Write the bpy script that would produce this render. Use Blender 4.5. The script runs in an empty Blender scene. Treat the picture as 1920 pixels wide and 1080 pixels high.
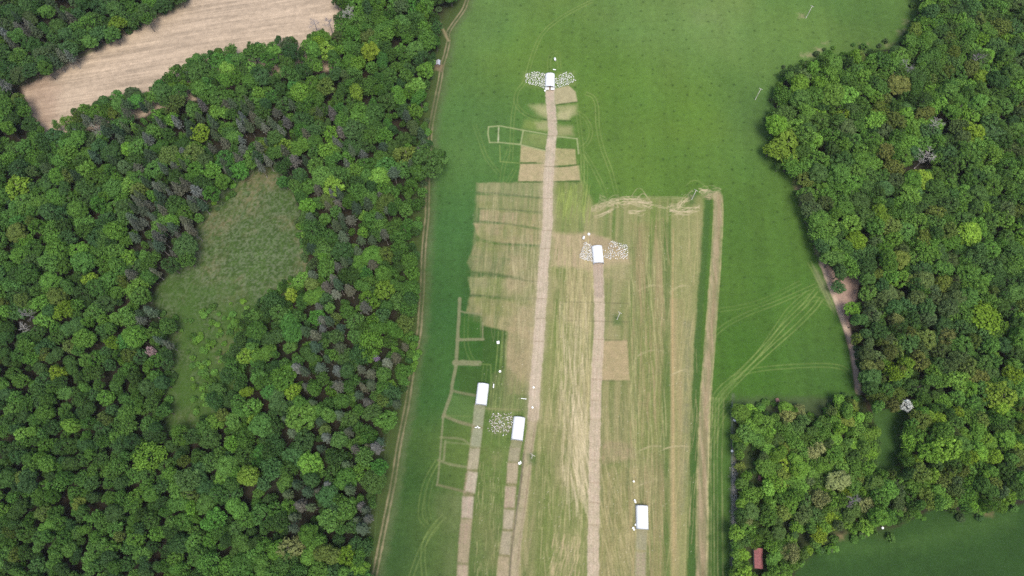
import bpy, math, random
import numpy as np

C = bpy.context.scene.collection
R = math.radians
# ------------------------------------------------------------------ camera, sky, sun, exposure
H, TILT, F = 300.0, R(22.1), 1300.0
cam = bpy.data.cameras.new("camera")
cam.sensor_width = 36.0
cam.lens = F / 1920 * 36.0
cam.clip_start, cam.clip_end = 1.0, 20000.0
cam_o = bpy.data.objects.new("camera", cam)
C.objects.link(cam_o)
cam_o.location = (0, 0, H)
cam_o.rotation_euler = (TILT, 0, 0)
bpy.context.scene.camera = cam_o

SUN_EL, SUN_AZ = R(67), R(158)          # azimuth measured from +Y clockwise
world = bpy.data.worlds.new("World")
bpy.context.scene.world = world
world.use_nodes = True
wn = world.node_tree
sky = wn.nodes.new("ShaderNodeTexSky")
sky.sky_type = 'NISHITA'
sky.sun_disc = False
sky.sun_elevation = SUN_EL
sky.sun_rotation = SUN_AZ
sky.air_density, sky.dust_density, sky.ozone_density = 1.0, 3.0, 1.0
wn.links.new(sky.outputs[0], wn.nodes["Background"].inputs[0])
wn.nodes["Background"].inputs[1].default_value = 0.125
sun = bpy.data.lights.new("sun", 'SUN')
sun.energy, sun.angle, sun.color = 1.8, R(24), (1.0, 0.94, 0.83)
sun_o = bpy.data.objects.new("sun", sun)
C.objects.link(sun_o)
sun_o.rotation_euler = (math.pi / 2 - SUN_EL, 0, math.pi - SUN_AZ)
vs = bpy.context.scene.view_settings
vs.view_transform, vs.look, vs.gamma, vs.exposure = 'Standard', 'None', 1.0, 0.78
bpy.context.scene.cycles.max_bounces = 5
bpy.context.scene.cycles.use_denoising = False
bpy.context.scene.cycles.diffuse_bounces = 4

# ------------------------------------------------------------------ helpers
ct, sn = math.cos(TILT), math.sin(TILT)
def at(u, v, z=0.0):
    """point of the survey picture -> point of the land at height z"""
    dx, dy = (u - 960.0) / F, (540.0 - v) / F
    k = (H - z) / (ct - dy * sn)
    return (dx * k, (dy * ct + sn) * k)
def pix(x, y, z=0.0):
    d = H - z
    depth = d * ct + y * sn
    return 960 + F * x / depth, 540 - F * (y * ct - d * sn) / depth
def W(pts, z=0.0):
    return np.array([at(u, v, z) for u, v in pts], float)
def s2l(c):
    c = np.asarray(c, float) / 255.0
    return np.where(c <= 0.04045, c / 12.92, ((c + 0.055) / 1.055) ** 2.4)
KEX = 1.45
def S(r, g, b):
    if g > r and g > b:                 # grass seen from high up is duller than it looks
        l = .3 * r + .59 * g + .11 * b
        r, g, b = r + .2 * (l - r) + 1, g + .27 * (l - g) - 5, b + .08 * (l - b) - (9 if g - r > 25 else -4)
    elif g - b > 34: b, g = b + 5, g - 2      # dry straw is greyer than it looks
    return s2l((r, g, b)) / KEX

def tag(o, label=None, cat=None, group=None, kind=None):
    if label: o["label"] = label
    if cat: o["category"] = cat
    if group: o["group"] = group
    if kind: o["kind"] = kind
    return o
def empty(name, loc, rz=0.0, sc=(1, 1, 1)):
    o = bpy.data.objects.new(name, None)
    o.empty_display_size = 0.5
    o.location, o.rotation_euler, o.scale = loc, (0, 0, rz), sc
    C.objects.link(o)
    return o
def obj(name, me, parent=None):
    o = bpy.data.objects.new(name, me)
    C.objects.link(o)
    if parent is not None: o.parent = parent
    return o
def mesh_np(name, v, f, mat, attrs=None, smooth=False):
    """v (n,3), f list of tuples or (m,4)/(m,3) array"""
    me = bpy.data.meshes.new(name)
    v = np.asarray(v, np.float32)
    if isinstance(f, np.ndarray):
        m, k = f.shape
        me.vertices.add(len(v)); me.vertices.foreach_set("co", v.ravel())
        me.loops.add(m * k); me.loops.foreach_set("vertex_index", f.astype(np.int32).ravel())
        me.polygons.add(m)
        me.polygons.foreach_set("loop_start", np.arange(0, m * k, k, dtype=np.int32))
    else:
        me.from_pydata(v.tolist(), [], f)
    if attrs:
        for nm, (ty, data) in attrs.items():
            a = me.attributes.new(nm, ty, 'POINT')
            a.data.foreach_set("color" if ty == 'FLOAT_COLOR' else "value", np.asarray(data, np.float32).ravel())
    me.update(calc_edges=True)
    if smooth:
        me.polygons.foreach_set("use_smooth", np.ones(len(me.polygons), bool))
    if mat: me.materials.append(mat)
    return me

class MB:
    """collects boxes, tubes and lathes into one mesh"""
    def __init__(s): s.v, s.f = [], []
    def add(s, v, f):
        b = len(s.v); s.v += [tuple(p) for p in v]; s.f += [tuple(i + b for i in q) for q in f]
    def box(s, c, d, rz=0.0):
        x, y, z = d[0] / 2, d[1] / 2, d[2] / 2
        co, si = math.cos(rz), math.sin(rz)
        pts = [(sx * x, sy * y, sz * z) for sz in (-1, 1) for sy in (-1, 1) for sx in (-1, 1)]
        s.add([(c[0] + p[0] * co - p[1] * si, c[1] + p[0] * si + p[1] * co, c[2] + p[2]) for p in pts],
              [(0, 2, 3, 1), (4, 5, 7, 6), (0, 1, 5, 4), (2, 6, 7, 3), (0, 4, 6, 2), (1, 3, 7, 5)])
    def tube(s, pts, rad, n=8, cap=True):
        pts = [np.array(p, float) for p in pts]
        if not hasattr(rad, '__len__'): rad = [rad] * len(pts)
        vs_, fs = [], []
        for i, p in enumerate(pts):
            d = pts[min(i + 1, len(pts) - 1)] - pts[max(i - 1, 0)]
            d = d / (np.linalg.norm(d) + 1e-9)
            a = np.cross(d, (0.0, 0.0, 1.0) if abs(d[2]) < .9 else (1.0, 0.0, 0.0)); a /= np.linalg.norm(a)
            b = np.cross(d, a)
            for k in range(n):
                t = 2 * math.pi * k / n
                vs_.append(p + rad[i] * (math.cos(t) * a + math.sin(t) * b))
        for i in range(len(pts) - 1):
            for k in range(n):
                fs.append((i * n + k, i * n + (k + 1) % n, (i + 1) * n + (k + 1) % n, (i + 1) * n + k))
        if cap:
            fs.append(tuple(range(n))); fs.append(tuple(range((len(pts) - 1) * n, len(pts) * n)))
        s.add(vs_, fs)
    def lathe(s, prof, n=12, c=(0, 0, 0), ax=None):
        vs_, fs = [], []
        for r, z in prof:
            for k in range(n):
                t = 2 * math.pi * k / n
                vs_.append((c[0] + r * math.cos(t), c[1] + r * math.sin(t), c[2] + z))
        m = len(prof)
        for i in range(m - 1):
            for k in range(n):
                fs.append((i * n + k, i * n + (k + 1) % n, (i + 1) * n + (k + 1) % n, (i + 1) * n + k))
        fs.append(tuple(range(n))); fs.append(tuple(range((m - 1) * n, m * n)))
        s.add(vs_, fs)
    def mesh(s, name, mat, smooth=False):
        return mesh_np(name, s.v, s.f, mat, smooth=smooth)
    def build(s, name, mat, parent=None, smooth=False):
        return obj(name, s.mesh(name, mat, smooth), parent)

# ------------------------------------------------------------------ materials
def plain(name, col, rough=0.7, noise=0.12, scale=2.0, bump=0.0, trans=0.0):
    m = bpy.data.materials.new(name); m.use_nodes = True
    nt = m.node_tree; b = nt.nodes["Principled BSDF"]
    b.inputs["Roughness"].default_value = rough
    b.inputs["Specular IOR Level"].default_value = 0.25
    tc = nt.nodes.new("ShaderNodeTexCoord")
    nz = nt.nodes.new("ShaderNodeTexNoise"); nz.inputs["Scale"].default_value = scale; nz.inputs["Detail"].default_value = 5
    nt.links.new(tc.outputs["Object"], nz.inputs["Vector"])
    mr = nt.nodes.new("ShaderNodeMapRange")
    mr.inputs[1].default_value, mr.inputs[2].default_value = 0.3, 0.7
    mr.inputs[3].default_value, mr.inputs[4].default_value = 1 - noise, 1 + noise
    nt.links.new(nz.outputs[0], mr.inputs[0])
    mx = nt.nodes.new("ShaderNodeVectorMath"); mx.operation = 'SCALE'
    mx.inputs[0].default_value = col[:3]
    nt.links.new(mr.outputs[0], mx.inputs["Scale"])
    nt.links.new(mx.outputs[0], b.inputs["Base Color"])
    return m

def leaf_material(name, instanced):
    m = bpy.data.materials.new(name); m.use_nodes = True
    nt = m.node_tree; nt.nodes.clear()
    out = nt.nodes.new("ShaderNodeOutputMaterial")
    if instanced:
        c = nt.nodes.new("ShaderNodeAttribute"); c.attribute_type = 'INSTANCER'; c.attribute_name = "tint"
    else:
        c = nt.nodes.new("ShaderNodeObjectInfo")
    a = nt.nodes.new("ShaderNodeAttribute"); a.attribute_name = "leafvar"
    sc = nt.nodes.new("ShaderNodeVectorMath"); sc.operation = 'SCALE'
    nt.links.new(c.outputs["Color"], sc.inputs[0])
    nt.links.new(a.outputs["Fac"], sc.inputs["Scale"])
    d = nt.nodes.new("ShaderNodeBsdfDiffuse"); t = nt.nodes.new("ShaderNodeBsdfTranslucent")
    mix = nt.nodes.new("ShaderNodeMixShader"); mix.inputs[0].default_value = 0.34
    nt.links.new(sc.outputs[0], d.inputs["Color"]); nt.links.new(sc.outputs[0], t.inputs["Color"])
    nt.links.new(d.outputs[0], mix.inputs[1]); nt.links.new(t.outputs[0], mix.inputs[2])
    nt.links.new(mix.outputs[0], out.inputs["Surface"])
    return m

def ground_material(name, lo=0.82, hi=1.18, rough=0.95):
    m = bpy.data.materials.new(name); m.use_nodes = True
    nt = m.node_tree; b = nt.nodes["Principled BSDF"]
    b.inputs["Roughness"].default_value = rough
    b.inputs["Specular IOR Level"].default_value = 0.1
    a = nt.nodes.new("ShaderNodeAttribute"); a.attribute_name = "Col"
    g = nt.nodes.new("ShaderNodeNewGeometry")
    prev = a.outputs["Color"]
    for scale, l, h in ((1.6, lo, hi), (0.35, 0.92, 1.08)):
        nz = nt.nodes.new("ShaderNodeTexNoise"); nz.inputs["Scale"].default_value = scale; nz.inputs["Detail"].default_value = 4
        nt.links.new(g.outputs["Position"], nz.inputs["Vector"])
        mr = nt.nodes.new("ShaderNodeMapRange")
        mr.inputs[1].default_value, mr.inputs[2].default_value = 0.3, 0.7
        mr.inputs[3].default_value, mr.inputs[4].default_value = l, h
        nt.links.new(nz.outputs[0], mr.inputs[0])
        sc = nt.nodes.new("ShaderNodeVectorMath"); sc.operation = 'SCALE'
        nt.links.new(prev, sc.inputs[0]); nt.links.new(mr.outputs[0], sc.inputs["Scale"])
        prev = sc.outputs[0]
    nt.links.new(prev, b.inputs["Base Color"])
    return m

# ------------------------------------------------------------------ the land: one survey grid, painted in metres, cut into sheets
rng = np.random.default_rng(11)
GXs = np.concatenate([np.arange(-330, -92, 0.5), np.arange(-92, 168, 0.32), np.arange(168, 331, 0.9)])
GYs = np.concatenate([np.arange(-40, 200, 0.36), np.arange(200, 336, 0.42)])
nx, ny = len(GXs), len(GYs)
col = np.zeros((ny, nx, 3), np.float32)

def vnoise(sx, sy, seed, shear=0.0):
    r = np.random.default_rng(seed)
    gx = (GXs + 400) / sx; gy = (GYs + 100) / sy
    lx, ly = int(gx.max()) + 3, int(gy.max()) + 3
    L = r.random((ly, lx)).astype(np.float32)
    ix = gx.astype(int); fx = gx - ix; fx = fx * fx * (3 - 2 * fx)
    iy = gy.astype(int); fy = gy - iy; fy = fy * fy * (3 - 2 * fy)
    A = L[:, ix] * (1 - fx) + L[:, ix + 1] * fx
    B = A[iy] * (1 - fy)[:, None] + A[iy + 1] * fy[:, None]
    if shear:
        # slide every row sideways so that streaks run slightly off north
        off = GYs * shear
        for j in range(ny):
            B[j] = np.interp(GXs - off[j], GXs, B[j])
    return B
def fbm(s, seed, oct=4, ax=1.0, ay=1.0, shear=0.0):
    t, a, n = 0, 1.0, 0
    for k in range(oct):
        t = t + a * vnoise(max(s * ax, .3), max(s * ay, .3), seed + 17 * k, shear); n += a
        a *= 0.55; s *= 0.5
    return (t / n).astype(np.float32)
def sstep(a, b, x):
    t = np.clip((x - a) / (b - a), 0, 1)
    return t * t * (3 - 2 * t)

N_wob = (fbm(6, 1, 4) - .5) * 2
N_wob2 = (fbm(2.2, 2, 3) - .5) * 2
N_big = fbm(45, 3, 3)
N_mid = fbm(9, 4, 4)
N_fine = fbm(1.6, 5, 3)
N_str = fbm(1.3, 6, 3, 1.0, 22.0, 0.09)       # streaks running up the field
N_str2 = fbm(2.6, 7, 3, 1.0, 16.0, 0.13)
N_str3 = fbm(0.9, 8, 2, 1.0, 9.0, 0.05)
N_row = fbm(3.4, 9, 2, 1.0, 60.0, 0.05)

def smooth(pts, n=6):
    p = np.asarray(pts, float)
    if len(p) < 3: return p
    q = np.vstack([2 * p[0] - p[1], p, 2 * p[-1] - p[-2]])
    out = []
    for i in range(1, len(q) - 2):
        for k in range(n):
            t = k / n
            out.append(0.5 * ((2 * q[i]) + (-q[i - 1] + q[i + 1]) * t + (2 * q[i - 1] - 5 * q[i] + 4 * q[i + 1] - q[i + 2]) * t * t
                              + (-q[i - 1] + 3 * q[i] - 3 * q[i + 1] + q[i + 2]) * t ** 3))
    out.append(p[-1])
    return np.array(out)
def window(p, pad):
    x0, y0 = p.min(0) - pad; x1, y1 = p.max(0) + pad
    i0, i1 = np.searchsorted(GXs, [x0, x1]); j0, j1 = np.searchsorted(GYs, [y0, y1])
    return slice(j0, max(j1, j0 + 1)), slice(i0, max(i1, i0 + 1))
def segdist(X, Y, a, b):
    d = b - a; L2 = d @ d + 1e-9
    t = np.clip(((X - a[0]) * d[0] + (Y - a[1]) * d[1]) / L2, 0, 1)
    return np.hypot(X - a[0] - t * d[0], Y - a[1] - t * d[1])
def sd_poly(X, Y, p):
    D = np.full(X.shape, 1e9); ins = np.zeros(X.shape, bool)
    for a, b in zip(p, np.roll(p, -1, 0)):
        D = np.minimum(D, segdist(X, Y, a, b))
        if abs(b[1] - a[1]) > 1e-9:
            c = (a[1] > Y) != (b[1] > Y)
            ins ^= c & (X < (b[0] - a[0]) * (Y - a[1]) / (b[1] - a[1]) + a[0])
    return np.where(ins, D, -D)
def mask_poly(pts, soft=0.5, wob=0.5, curve=False, world=False):
    p = np.asarray(pts, float) if world else W(pts)
    if curve: p = smooth(np.vstack([p, p[:1]]), 5)[:-1]
    sl = window(p, soft + wob + 1)
    X, Y = np.meshgrid(GXs[sl[1]], GYs[sl[0]])
    return sl, sstep(-soft, soft, sd_poly(X, Y, p) + wob * (N_wob[sl] * .6 + N_wob2[sl] * .6))
def mask_line(p, w, soft=0.3, wob=0.1):
    sl = window(p, w + soft + 1)
    X, Y = np.meshgrid(GXs[sl[1]], GYs[sl[0]])
    D = np.full(X.shape, 1e9)
    for a, b in zip(p[:-1], p[1:]):
        lo, hi = np.minimum(a, b) - w - soft - .5, np.maximum(a, b) + w + soft + .5
        i0, i1 = np.searchsorted(X[0], [lo[0], hi[0]]); j0, j1 = np.searchsorted(Y[:, 0], [lo[1], hi[1]])
        if i1 > i0 and j1 > j0:
            D[j0:j1, i0:i1] = np.minimum(D[j0:j1, i0:i1], segdist(X[j0:j1, i0:i1], Y[j0:j1, i0:i1], a, b))
    return sl, sstep(soft, -soft, D - w / 2 + wob * N_wob2[sl])
def lay(sl, a, c):
    c = np.asarray(c, np.float32)
    col[sl] += (c - col[sl]) * a[..., None].astype(np.float32)
def poly(pts, c, a=1.0, soft=0.5, wob=0.5, tex=None, t0=0.0, t1=1.0, curve=False):
    sl, m = mask_poly(pts, soft, wob, curve)
    if tex is not None: m = m * (t0 + (t1 - t0) * np.clip(tex[sl], 0, 1))
    lay(sl, np.clip(m * a, 0, 1), c)
def line(pts, w, c, a=1.0, soft=0.3, wob=0.12, tex=None, curve=True, off=0.0, t0=0.3):
    p = W(pts)
    if curve: p = smooth(p)
    if off:
        d = np.gradient(p, axis=0); d /= np.linalg.norm(d, axis=1)[:, None] + 1e-9
        p = p + off * np.stack([-d[:, 1], d[:, 0]], 1)
    sl, m = mask_line(p, w, soft, wob)
    if tex is not None: m = m * (t0 + (1 - t0) * np.clip(tex[sl], 0, 1))
    lay(sl, np.clip(m * a, 0, 1), c)
def contrast(n, k=2.4, mid=.5):
    return np.clip(.5 + (n - mid) * k, 0, 1)

T_mid, T_fine = contrast(N_mid, 2.6), contrast(N_fine, 2.2)
T_str, T_str2, T_str3 = contrast(N_str, 2.8), contrast(N_str2, 2.8), contrast(N_str3, 2.4)

# --- outlines (survey picture points)
MEADOW = [(885, -60), (868, 10), (850, 42), (838, 75), (830, 118), (816, 190), (806, 245), (806, 330), (803, 420), (796, 520), (788, 610), (776, 690),
          (762, 760), (745, 850), (735, 900), (715, 1000), (698, 1100), (690, 1180), (1385, 1180), (1380, 1000), (1378, 760), (1500, 750), (1615, 745), (1612, 690),
          (1590, 615), (1568, 560), (1545, 490), (1525, 440), (1505, 380), (1500, 350), (1468, 300), (1445, 270), (1450, 190), (1480, 130), (1530, 112),
          (1620, 100), (1680, 90), (1715, 50), (1740, -60)]
STUBBLE = [(38, 158), (90, 133), (200, 77), (253, 47), (333, 10), (370, -20), (640, -60), (640, 40), (640, 130), (480, 150), (300, 210), (150, 250), (88, 262), (55, 215)]
CLEAR = [(283, 560), (300, 530), (350, 493), (363, 457), (370, 417), (390, 385), (415, 350), (470, 312), (525, 312), (555, 370), (575, 440), (580, 500), (560, 560), (470, 590),
         (500, 590), (470, 660), (440, 720), (385, 810), (310, 810), (308, 700), (325, 620)]
PASTURE = [(1470, 1180), (1490, 1072), (1533, 1030), (1580, 1000), (1640, 1000), (1700, 978), (1750, 955), (1800, 960), (1880, 955), (2000, 915), (2200, 900), (2200, 1180)]
LANE = [(1635, 752), (1702, 752), (1704, 815), (1688, 892), (1636, 890), (1640, 810)]

def inv_weight(anchors):
    X, Y = np.meshgrid(GXs, GYs)
    num = np.zeros((ny, nx, 3)); den = np.zeros((ny, nx))
    for u, v, c in anchors:
        x, y = at(u, v)
        w = 1.0 / ((X - x) ** 2 + (Y - y) ** 2 + 150.0) ** 1.5
        num += w[..., None] * S(*c); den += w
    return (num / den[..., None]).astype(np.float32)

# woodland floor first
col[:] = S(54, 60, 38)
lay(np.s_[:, :], T_mid * .7, S(66, 52, 42))
lay(np.s_[:, :], T_fine * .4, S(40, 62, 34))

ANCH = [(900, 40, (92, 140, 72)), (1200, 40, (100, 146, 74)), (1330, 30, (102, 146, 78)), (1500, 40, (90, 138, 66)), (1640, 50, (82, 130, 62)), (880, 250, (76, 130, 66)), (1000, 100, (90, 140, 60)),
        (1150, 150, (92, 143, 58)), (1300, 220, (90, 140, 55)), (1420, 220, (80, 130, 66)), (1250, 330, (88, 136, 56)), (860, 430, (62, 122, 62)), (830, 600, (55, 114, 58)),
        (810, 750, (50, 108, 52)), (780, 900, (50, 104, 48)), (740, 1040, (52, 98, 50)), (1420, 420, (78, 130, 54)), (1450, 560, (74, 126, 50)), (1400, 680, (66, 122, 44)),
        (1550, 690, (66, 118, 52)), (1350, 900, (60, 114, 50)), (1345, 1060, (52, 102, 46)), (900, 640, (48, 106, 42)), (880, 850, (92, 130, 64)), (930, 1000, (104, 130, 74)), (930, 880, (100, 132, 68)), (840, 1000, (84, 120, 62)), (1050, 650, (100, 140, 68)),
        (1060, 1040, (84, 116, 62)), (1200, 700, (96, 130, 66)), (1150, 1000, (90, 116, 62))]
mcol = inv_weight(ANCH)
mcol *= .94 * (0.86 + .28 * N_big + .14 * (N_mid - .5) + .16 * (N_row - .5) + .10 * (T_fine - .5))[..., None]
mcol[..., 0] *= 0.92 + .16 * fbm(22, 31, 3)
sl, m = mask_poly(MEADOW, 1.2, 1.2)
M_MEADOW = (sl, m)
col[sl] += (mcol[sl] - col[sl]) * m[..., None]
# dark tussocks scattered over the meadow
tr = random.Random(5)
dots = [(u0 + tr.uniform(-6, 6), v0 + tr.uniform(-5, 5)) for v0 in np.arange(-10, 1090, 17.0) for u0 in np.arange(700, 1735, 21.0) if tr.random() < .8]
for u, v in dots:
    if 890 < u < 1345 and v > 345 and tr.random() < .55: continue
    x, y = at(u, v); r = tr.uniform(.35, .75)
    i0, i1 = np.searchsorted(GXs, [x - 2, x + 2]); j0, j1 = np.searchsorted(GYs, [y - 2, y + 2])
    if i1 - i0 < 2 or j1 - j0 < 2: continue
    X, Y = np.meshgrid(GXs[i0:i1], GYs[j0:j1])
    a = np.exp(-(((X - x) / r) ** 2 + ((Y - y) / (r * tr.uniform(.6, 1.1))) ** 2)) * tr.uniform(.2, .65) * (1.15 if v < 420 else .85)
    lay(np.s_[j0:j1, i0:i1], a, S(38, 72, 36))
# paler worn blotches near the top of the meadow and along the east wood
poly([(1295, 20), (1345, 22), (1350, 40), (1300, 44)], S(140, 150, 105), .1, 4, 3)
for (u, v, r) in [(1515, 103, 14), (1535, 93, 12), (1620, 85, 8), (1672, 84, 9), (1690, 60, 7), (1545, 82, 6), (1502, 30, 6), (1700, 40, 6)]:
    poly([(u - r, v - 3), (u + r, v - 4), (u + r, v + 3), (u - r, v + 4)], S(170, 158, 120), .6, 1.6, 2.2, T_fine, .1, 1)

straw, pale, pink, olive, dgreen = S(182, 166, 124), S(205, 190, 148), S(192, 170, 146), S(150, 148, 98), S(62, 104, 50)
ylw = S(142, 168, 88)

# --- rough verge and dirt track along the west wood
TRACK = [(888, -40), (876, 0), (868, 20), (850, 45), (840, 62), (841, 76), (836, 100), (830, 120), (825, 150), (819, 180), (812, 215), (807, 245), (804, 300), (802, 340), (801, 400), (797, 440), (794, 480), (792, 540), (789, 580),
         (787, 610), (783, 640), (778, 660), (769, 720), (763, 760), (755, 800), (747, 840), (738, 900), (726, 960), (718, 1000), (710, 1040), (702, 1080), (690, 1140)]
line([(u - 15, v) for u, v in TRACK], 12.0, S(70, 100, 54), .8, 3.0, 2.0, T_mid, t0=.6)
line([(u - 5, v) for u, v in TRACK], 8.0, S(70, 102, 54), .8, 2.2, 1.6)
line([(u + 9, v) for u, v in TRACK], 3.0, S(116, 134, 88), .3, 1.6, 1.0, T_mid)
line([(u + 14, v) for u, v in TRACK], 3.0, S(88, 122, 78), .25, 1.6, 1.0)
line(TRACK, 2.2, S(84, 98, 58), .5, .5, .4, T_fine, t0=.5)
for o in (-.85, .85):
    line(TRACK, .7, S(170, 156, 124), .66, .3, .25, T_mid, off=o, t0=.3)
line([(841, 76), (834, 62), (827, 48), (822, 40)], 1.6, S(160, 146, 112), .7, .5, .3)
poly([(816, 120), (830, 122), (828, 134), (816, 130)], S(140, 122, 98), .8, 1, 1)
for o in (2.8, 4.4):
    line([(760, 800), (748, 880), (738, 950), (730, 1080)], .5, S(86, 128, 72), .5, .4, .2, T_str, off=-o - 4)

# --- the field worn by moved shelters: general dry zones
WORN = [(1040, 342), (1090, 340), (1112, 385), (1160, 375), (1320, 370), (1314, 560), (1300, 760), (1296, 1120), (945, 1120), (975, 960), (1000, 720), (1016, 560), (1030, 430)]
poly(WORN, S(140, 148, 86), .8, 2.0, 1.5, T_str2, .3, 1)
poly(WORN, S(168, 160, 108), .6, 2.0, 1.5, T_str, 0, 1)
poly([(1030, 520), (1112, 520), (1108, 800), (1100, 1090), (960, 1090), (1000, 800), (1015, 640)], S(178, 164, 118), .55, 3, 2, T_str3, .1, 1)
poly([(1186, 420), (1246, 410), (1250, 1090), (1215, 1090), (1205, 700)], S(150, 134, 92), .5, 2, 1.5, T_str2, .2, 1)
poly([(1038, 342), (1100, 345), (1112, 380), (1085, 392), (1036, 388)], S(106, 142, 70), .5, 3, 2, T_str3, .4, 1)
poly([(1036, 380), (1100, 385), (1120, 440), (1036, 440)], S(152, 152, 100), .5, 4, 3, T_str3, .3, 1)
poly([(1000, 850), (1050, 850), (1020, 1090), (960, 1090)], S(96, 124, 68), .55, 4, 3, T_str2, .2, 1)
poly([(1010, 1040), (1075, 1030), (1085, 1090), (1000, 1090)], S(84, 116, 62), .6, 4, 3, T_mid, .2, 1)
poly(WORN, S(108, 138, 68), .55, 2.0, 1.5, contrast(fbm(13, 81, 3, 1, 3.0, .08), 3.2, .55), 0, 1)
poly([(1005, 800), (1058, 790), (1050, 1000), (1085, 1090), (970, 1090), (985, 930)], S(104, 130, 68), .5, 4, 3, T_str2, .2, 1)
# west half: fishbone of grazed plots along the first strip
band_w = .8
bands = [
    ([(893, 343), (1024, 342), (1024, 372), (940, 365), (893, 360)], S(152, 158, 100), .8),
    ([(893, 366), (940, 367), (1022, 374), (1022, 400), (930, 396), (897, 389)], S(146, 146, 94), .95),
    ([(901, 393), (1020, 402), (1020, 428), (900, 413)], S(176, 158, 118), .95),
    ([(888, 419), (950, 420), (1020, 432), (1018, 460), (940, 456), (907, 449), (893, 437)], S(168, 154, 110), .95),
    ([(893, 452), (940, 459), (1016, 464), (1014, 490), (880, 480)], S(146, 148, 92), .95),
    ([(880, 481), (1014, 490), (1012, 530), (930, 516), (882, 508), (876, 492)], S(144, 148, 92), .9),
    ([(878, 520), (930, 520), (1010, 531), (1006, 568), (930, 556), (882, 552)], S(152, 152, 100), .9),
    ([(880, 556), (1004, 568), (1000, 640), (952, 622), (903, 610), (903, 592), (876, 585)], S(156, 150, 98), .9),
    ([(952, 612), (1004, 612), (1000, 740), (952, 740), (950, 690)], S(160, 150, 102), .85)]
for p, c, a in bands:
    poly(p, c, a, .7, .7, .55 + .45 * T_str3, 0, 1)
poly([(893, 343), (1022, 342), (1005, 690), (955, 690), (952, 620), (880, 600)], S(176, 168, 118), .35, 1, 1, T_str, 0, 1)
poly([(893, 380), (1022, 376), (1010, 600), (890, 590)], S(112, 142, 66), .35, 1, 1, contrast(fbm(7, 41, 3), 3), 0, 1)
poly([(960, 480), (1016, 480), (1000, 720), (945, 720), (940, 560)], S(176, 158, 118), .6, 3, 2, T_mid, .2, 1)
poly([(893, 343), (1022, 342), (1005, 690), (955, 690), (952, 620), (880, 600)], S(120, 128, 78), .3, 1, 1, T_fine, 0, 1)
for p in ([(893, 361), (930, 362), (980, 368), (1034, 372)], [(897, 391), (940, 392), (1020, 399)], [(888, 415), (920, 416), (960, 421), (1010, 430)], [(902, 449), (940, 455), (980, 459), (1015, 461)],
          [(880, 511), (930, 515), (975, 524), (1022, 530)], [(881, 553), (930, 556), (980, 559), (1015, 560)]):
    line(p, .8, S(84, 108, 60), .6, .45, .25, T_mid, t0=.25)
line([(876, 509), (920, 513), (975, 521)], 1.4, S(66, 108, 54), .5, .8, .4)
# deep green plots left between
poly([(905, 612), (948, 620), (946, 690), (940, 760), (862, 760), (862, 690), (905, 690)], S(58, 104, 48), .72, .5, .4)
poly([(862, 592), (904, 594), (904, 634), (860, 634)], S(58, 114, 48), .6, .5, .3)
poly([(925, 700), (955, 690), (1000, 740), (995, 775), (912, 770)], S(122, 134, 76), .75, 1.5, 1, T_str, .4, 1)
# upper plots by the north shelter
poly([(1040, 166), (1066, 160), (1079, 172), (1083, 191), (1041, 196)], S(176, 168, 124), .95, .5, .3)
poly([(1044, 199), (1082, 196), (1081, 212), (1062, 224), (1046, 224)], S(168, 172, 110), .75, 1.6, 1)
poly([(1044, 212), (1070, 206), (1066, 222), (1046, 224)], S(190, 184, 134), .5, 1.8, 1)
poly([(992, 198), (1026, 196), (1027, 222), (1010, 216)], S(160, 170, 104), .8, 2.2, 1)
poly([(1008, 198), (1027, 198), (1028, 220), (1014, 212)], S(180, 178, 124), .5, 2, 1)
poly([(985, 226), (1028, 226), (1028, 247), (980, 242)], S(128, 156, 82), .7, 2, 1)
poly([(1004, 229), (1028, 227), (1028, 244), (1008, 242)], S(172, 174, 116), .6, 2, 1)
poly([(1044, 234), (1072, 238), (1074, 252), (1044, 256)], S(160, 166, 102), .75, 2, 1)
poly([(980, 247), (1026, 254), (1024, 282), (978, 270)], S(134, 156, 80), .8, .6, .4, T_mid, .5, 1)
poly([(977, 272), (1024, 282), (1022, 306), (975, 304)], S(178, 166, 118), .95, .5, .3, T_fine, .8, 1)
poly([(975, 307), (1022, 307), (1020, 340), (972, 340)], S(184, 168, 124), .95, .5, .3, T_fine, .8, 1)
poly([(1040, 277), (1078, 280), (1081, 309), (1038, 311)], S(172, 164, 112), .95, .5, .3, T_fine, .75, 1)
poly([(1038, 314), (1086, 310), (1088, 338), (1036, 340)], S(182, 168, 122), .95, .5, .3, T_fine, .8, 1)
for p in ([(1042, 197), (1060, 194), (1083, 191)], [(1020, 224), (1046, 226), (1070, 227)], [(990, 216), (1010, 222), (1028, 225)], [(978, 271), (1000, 276), (1024, 281)], [(1038, 312), (1060, 312), (1086, 308)], [(972, 341), (1020, 341), (1085, 340)], [(975, 306), (1005, 305)]):
    line(p, .8, dgreen, .75, .4, .2)
poly([(982, 136), (1023, 138), (1023, 166), (1010, 166), (985, 160), (980, 150)], S(120, 150, 84), .5, 1.8, 1.2)
poly([(1041, 138), (1076, 134), (1080, 160), (1041, 164)], S(126, 154, 86), .55, 1.8, 1.2)

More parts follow.
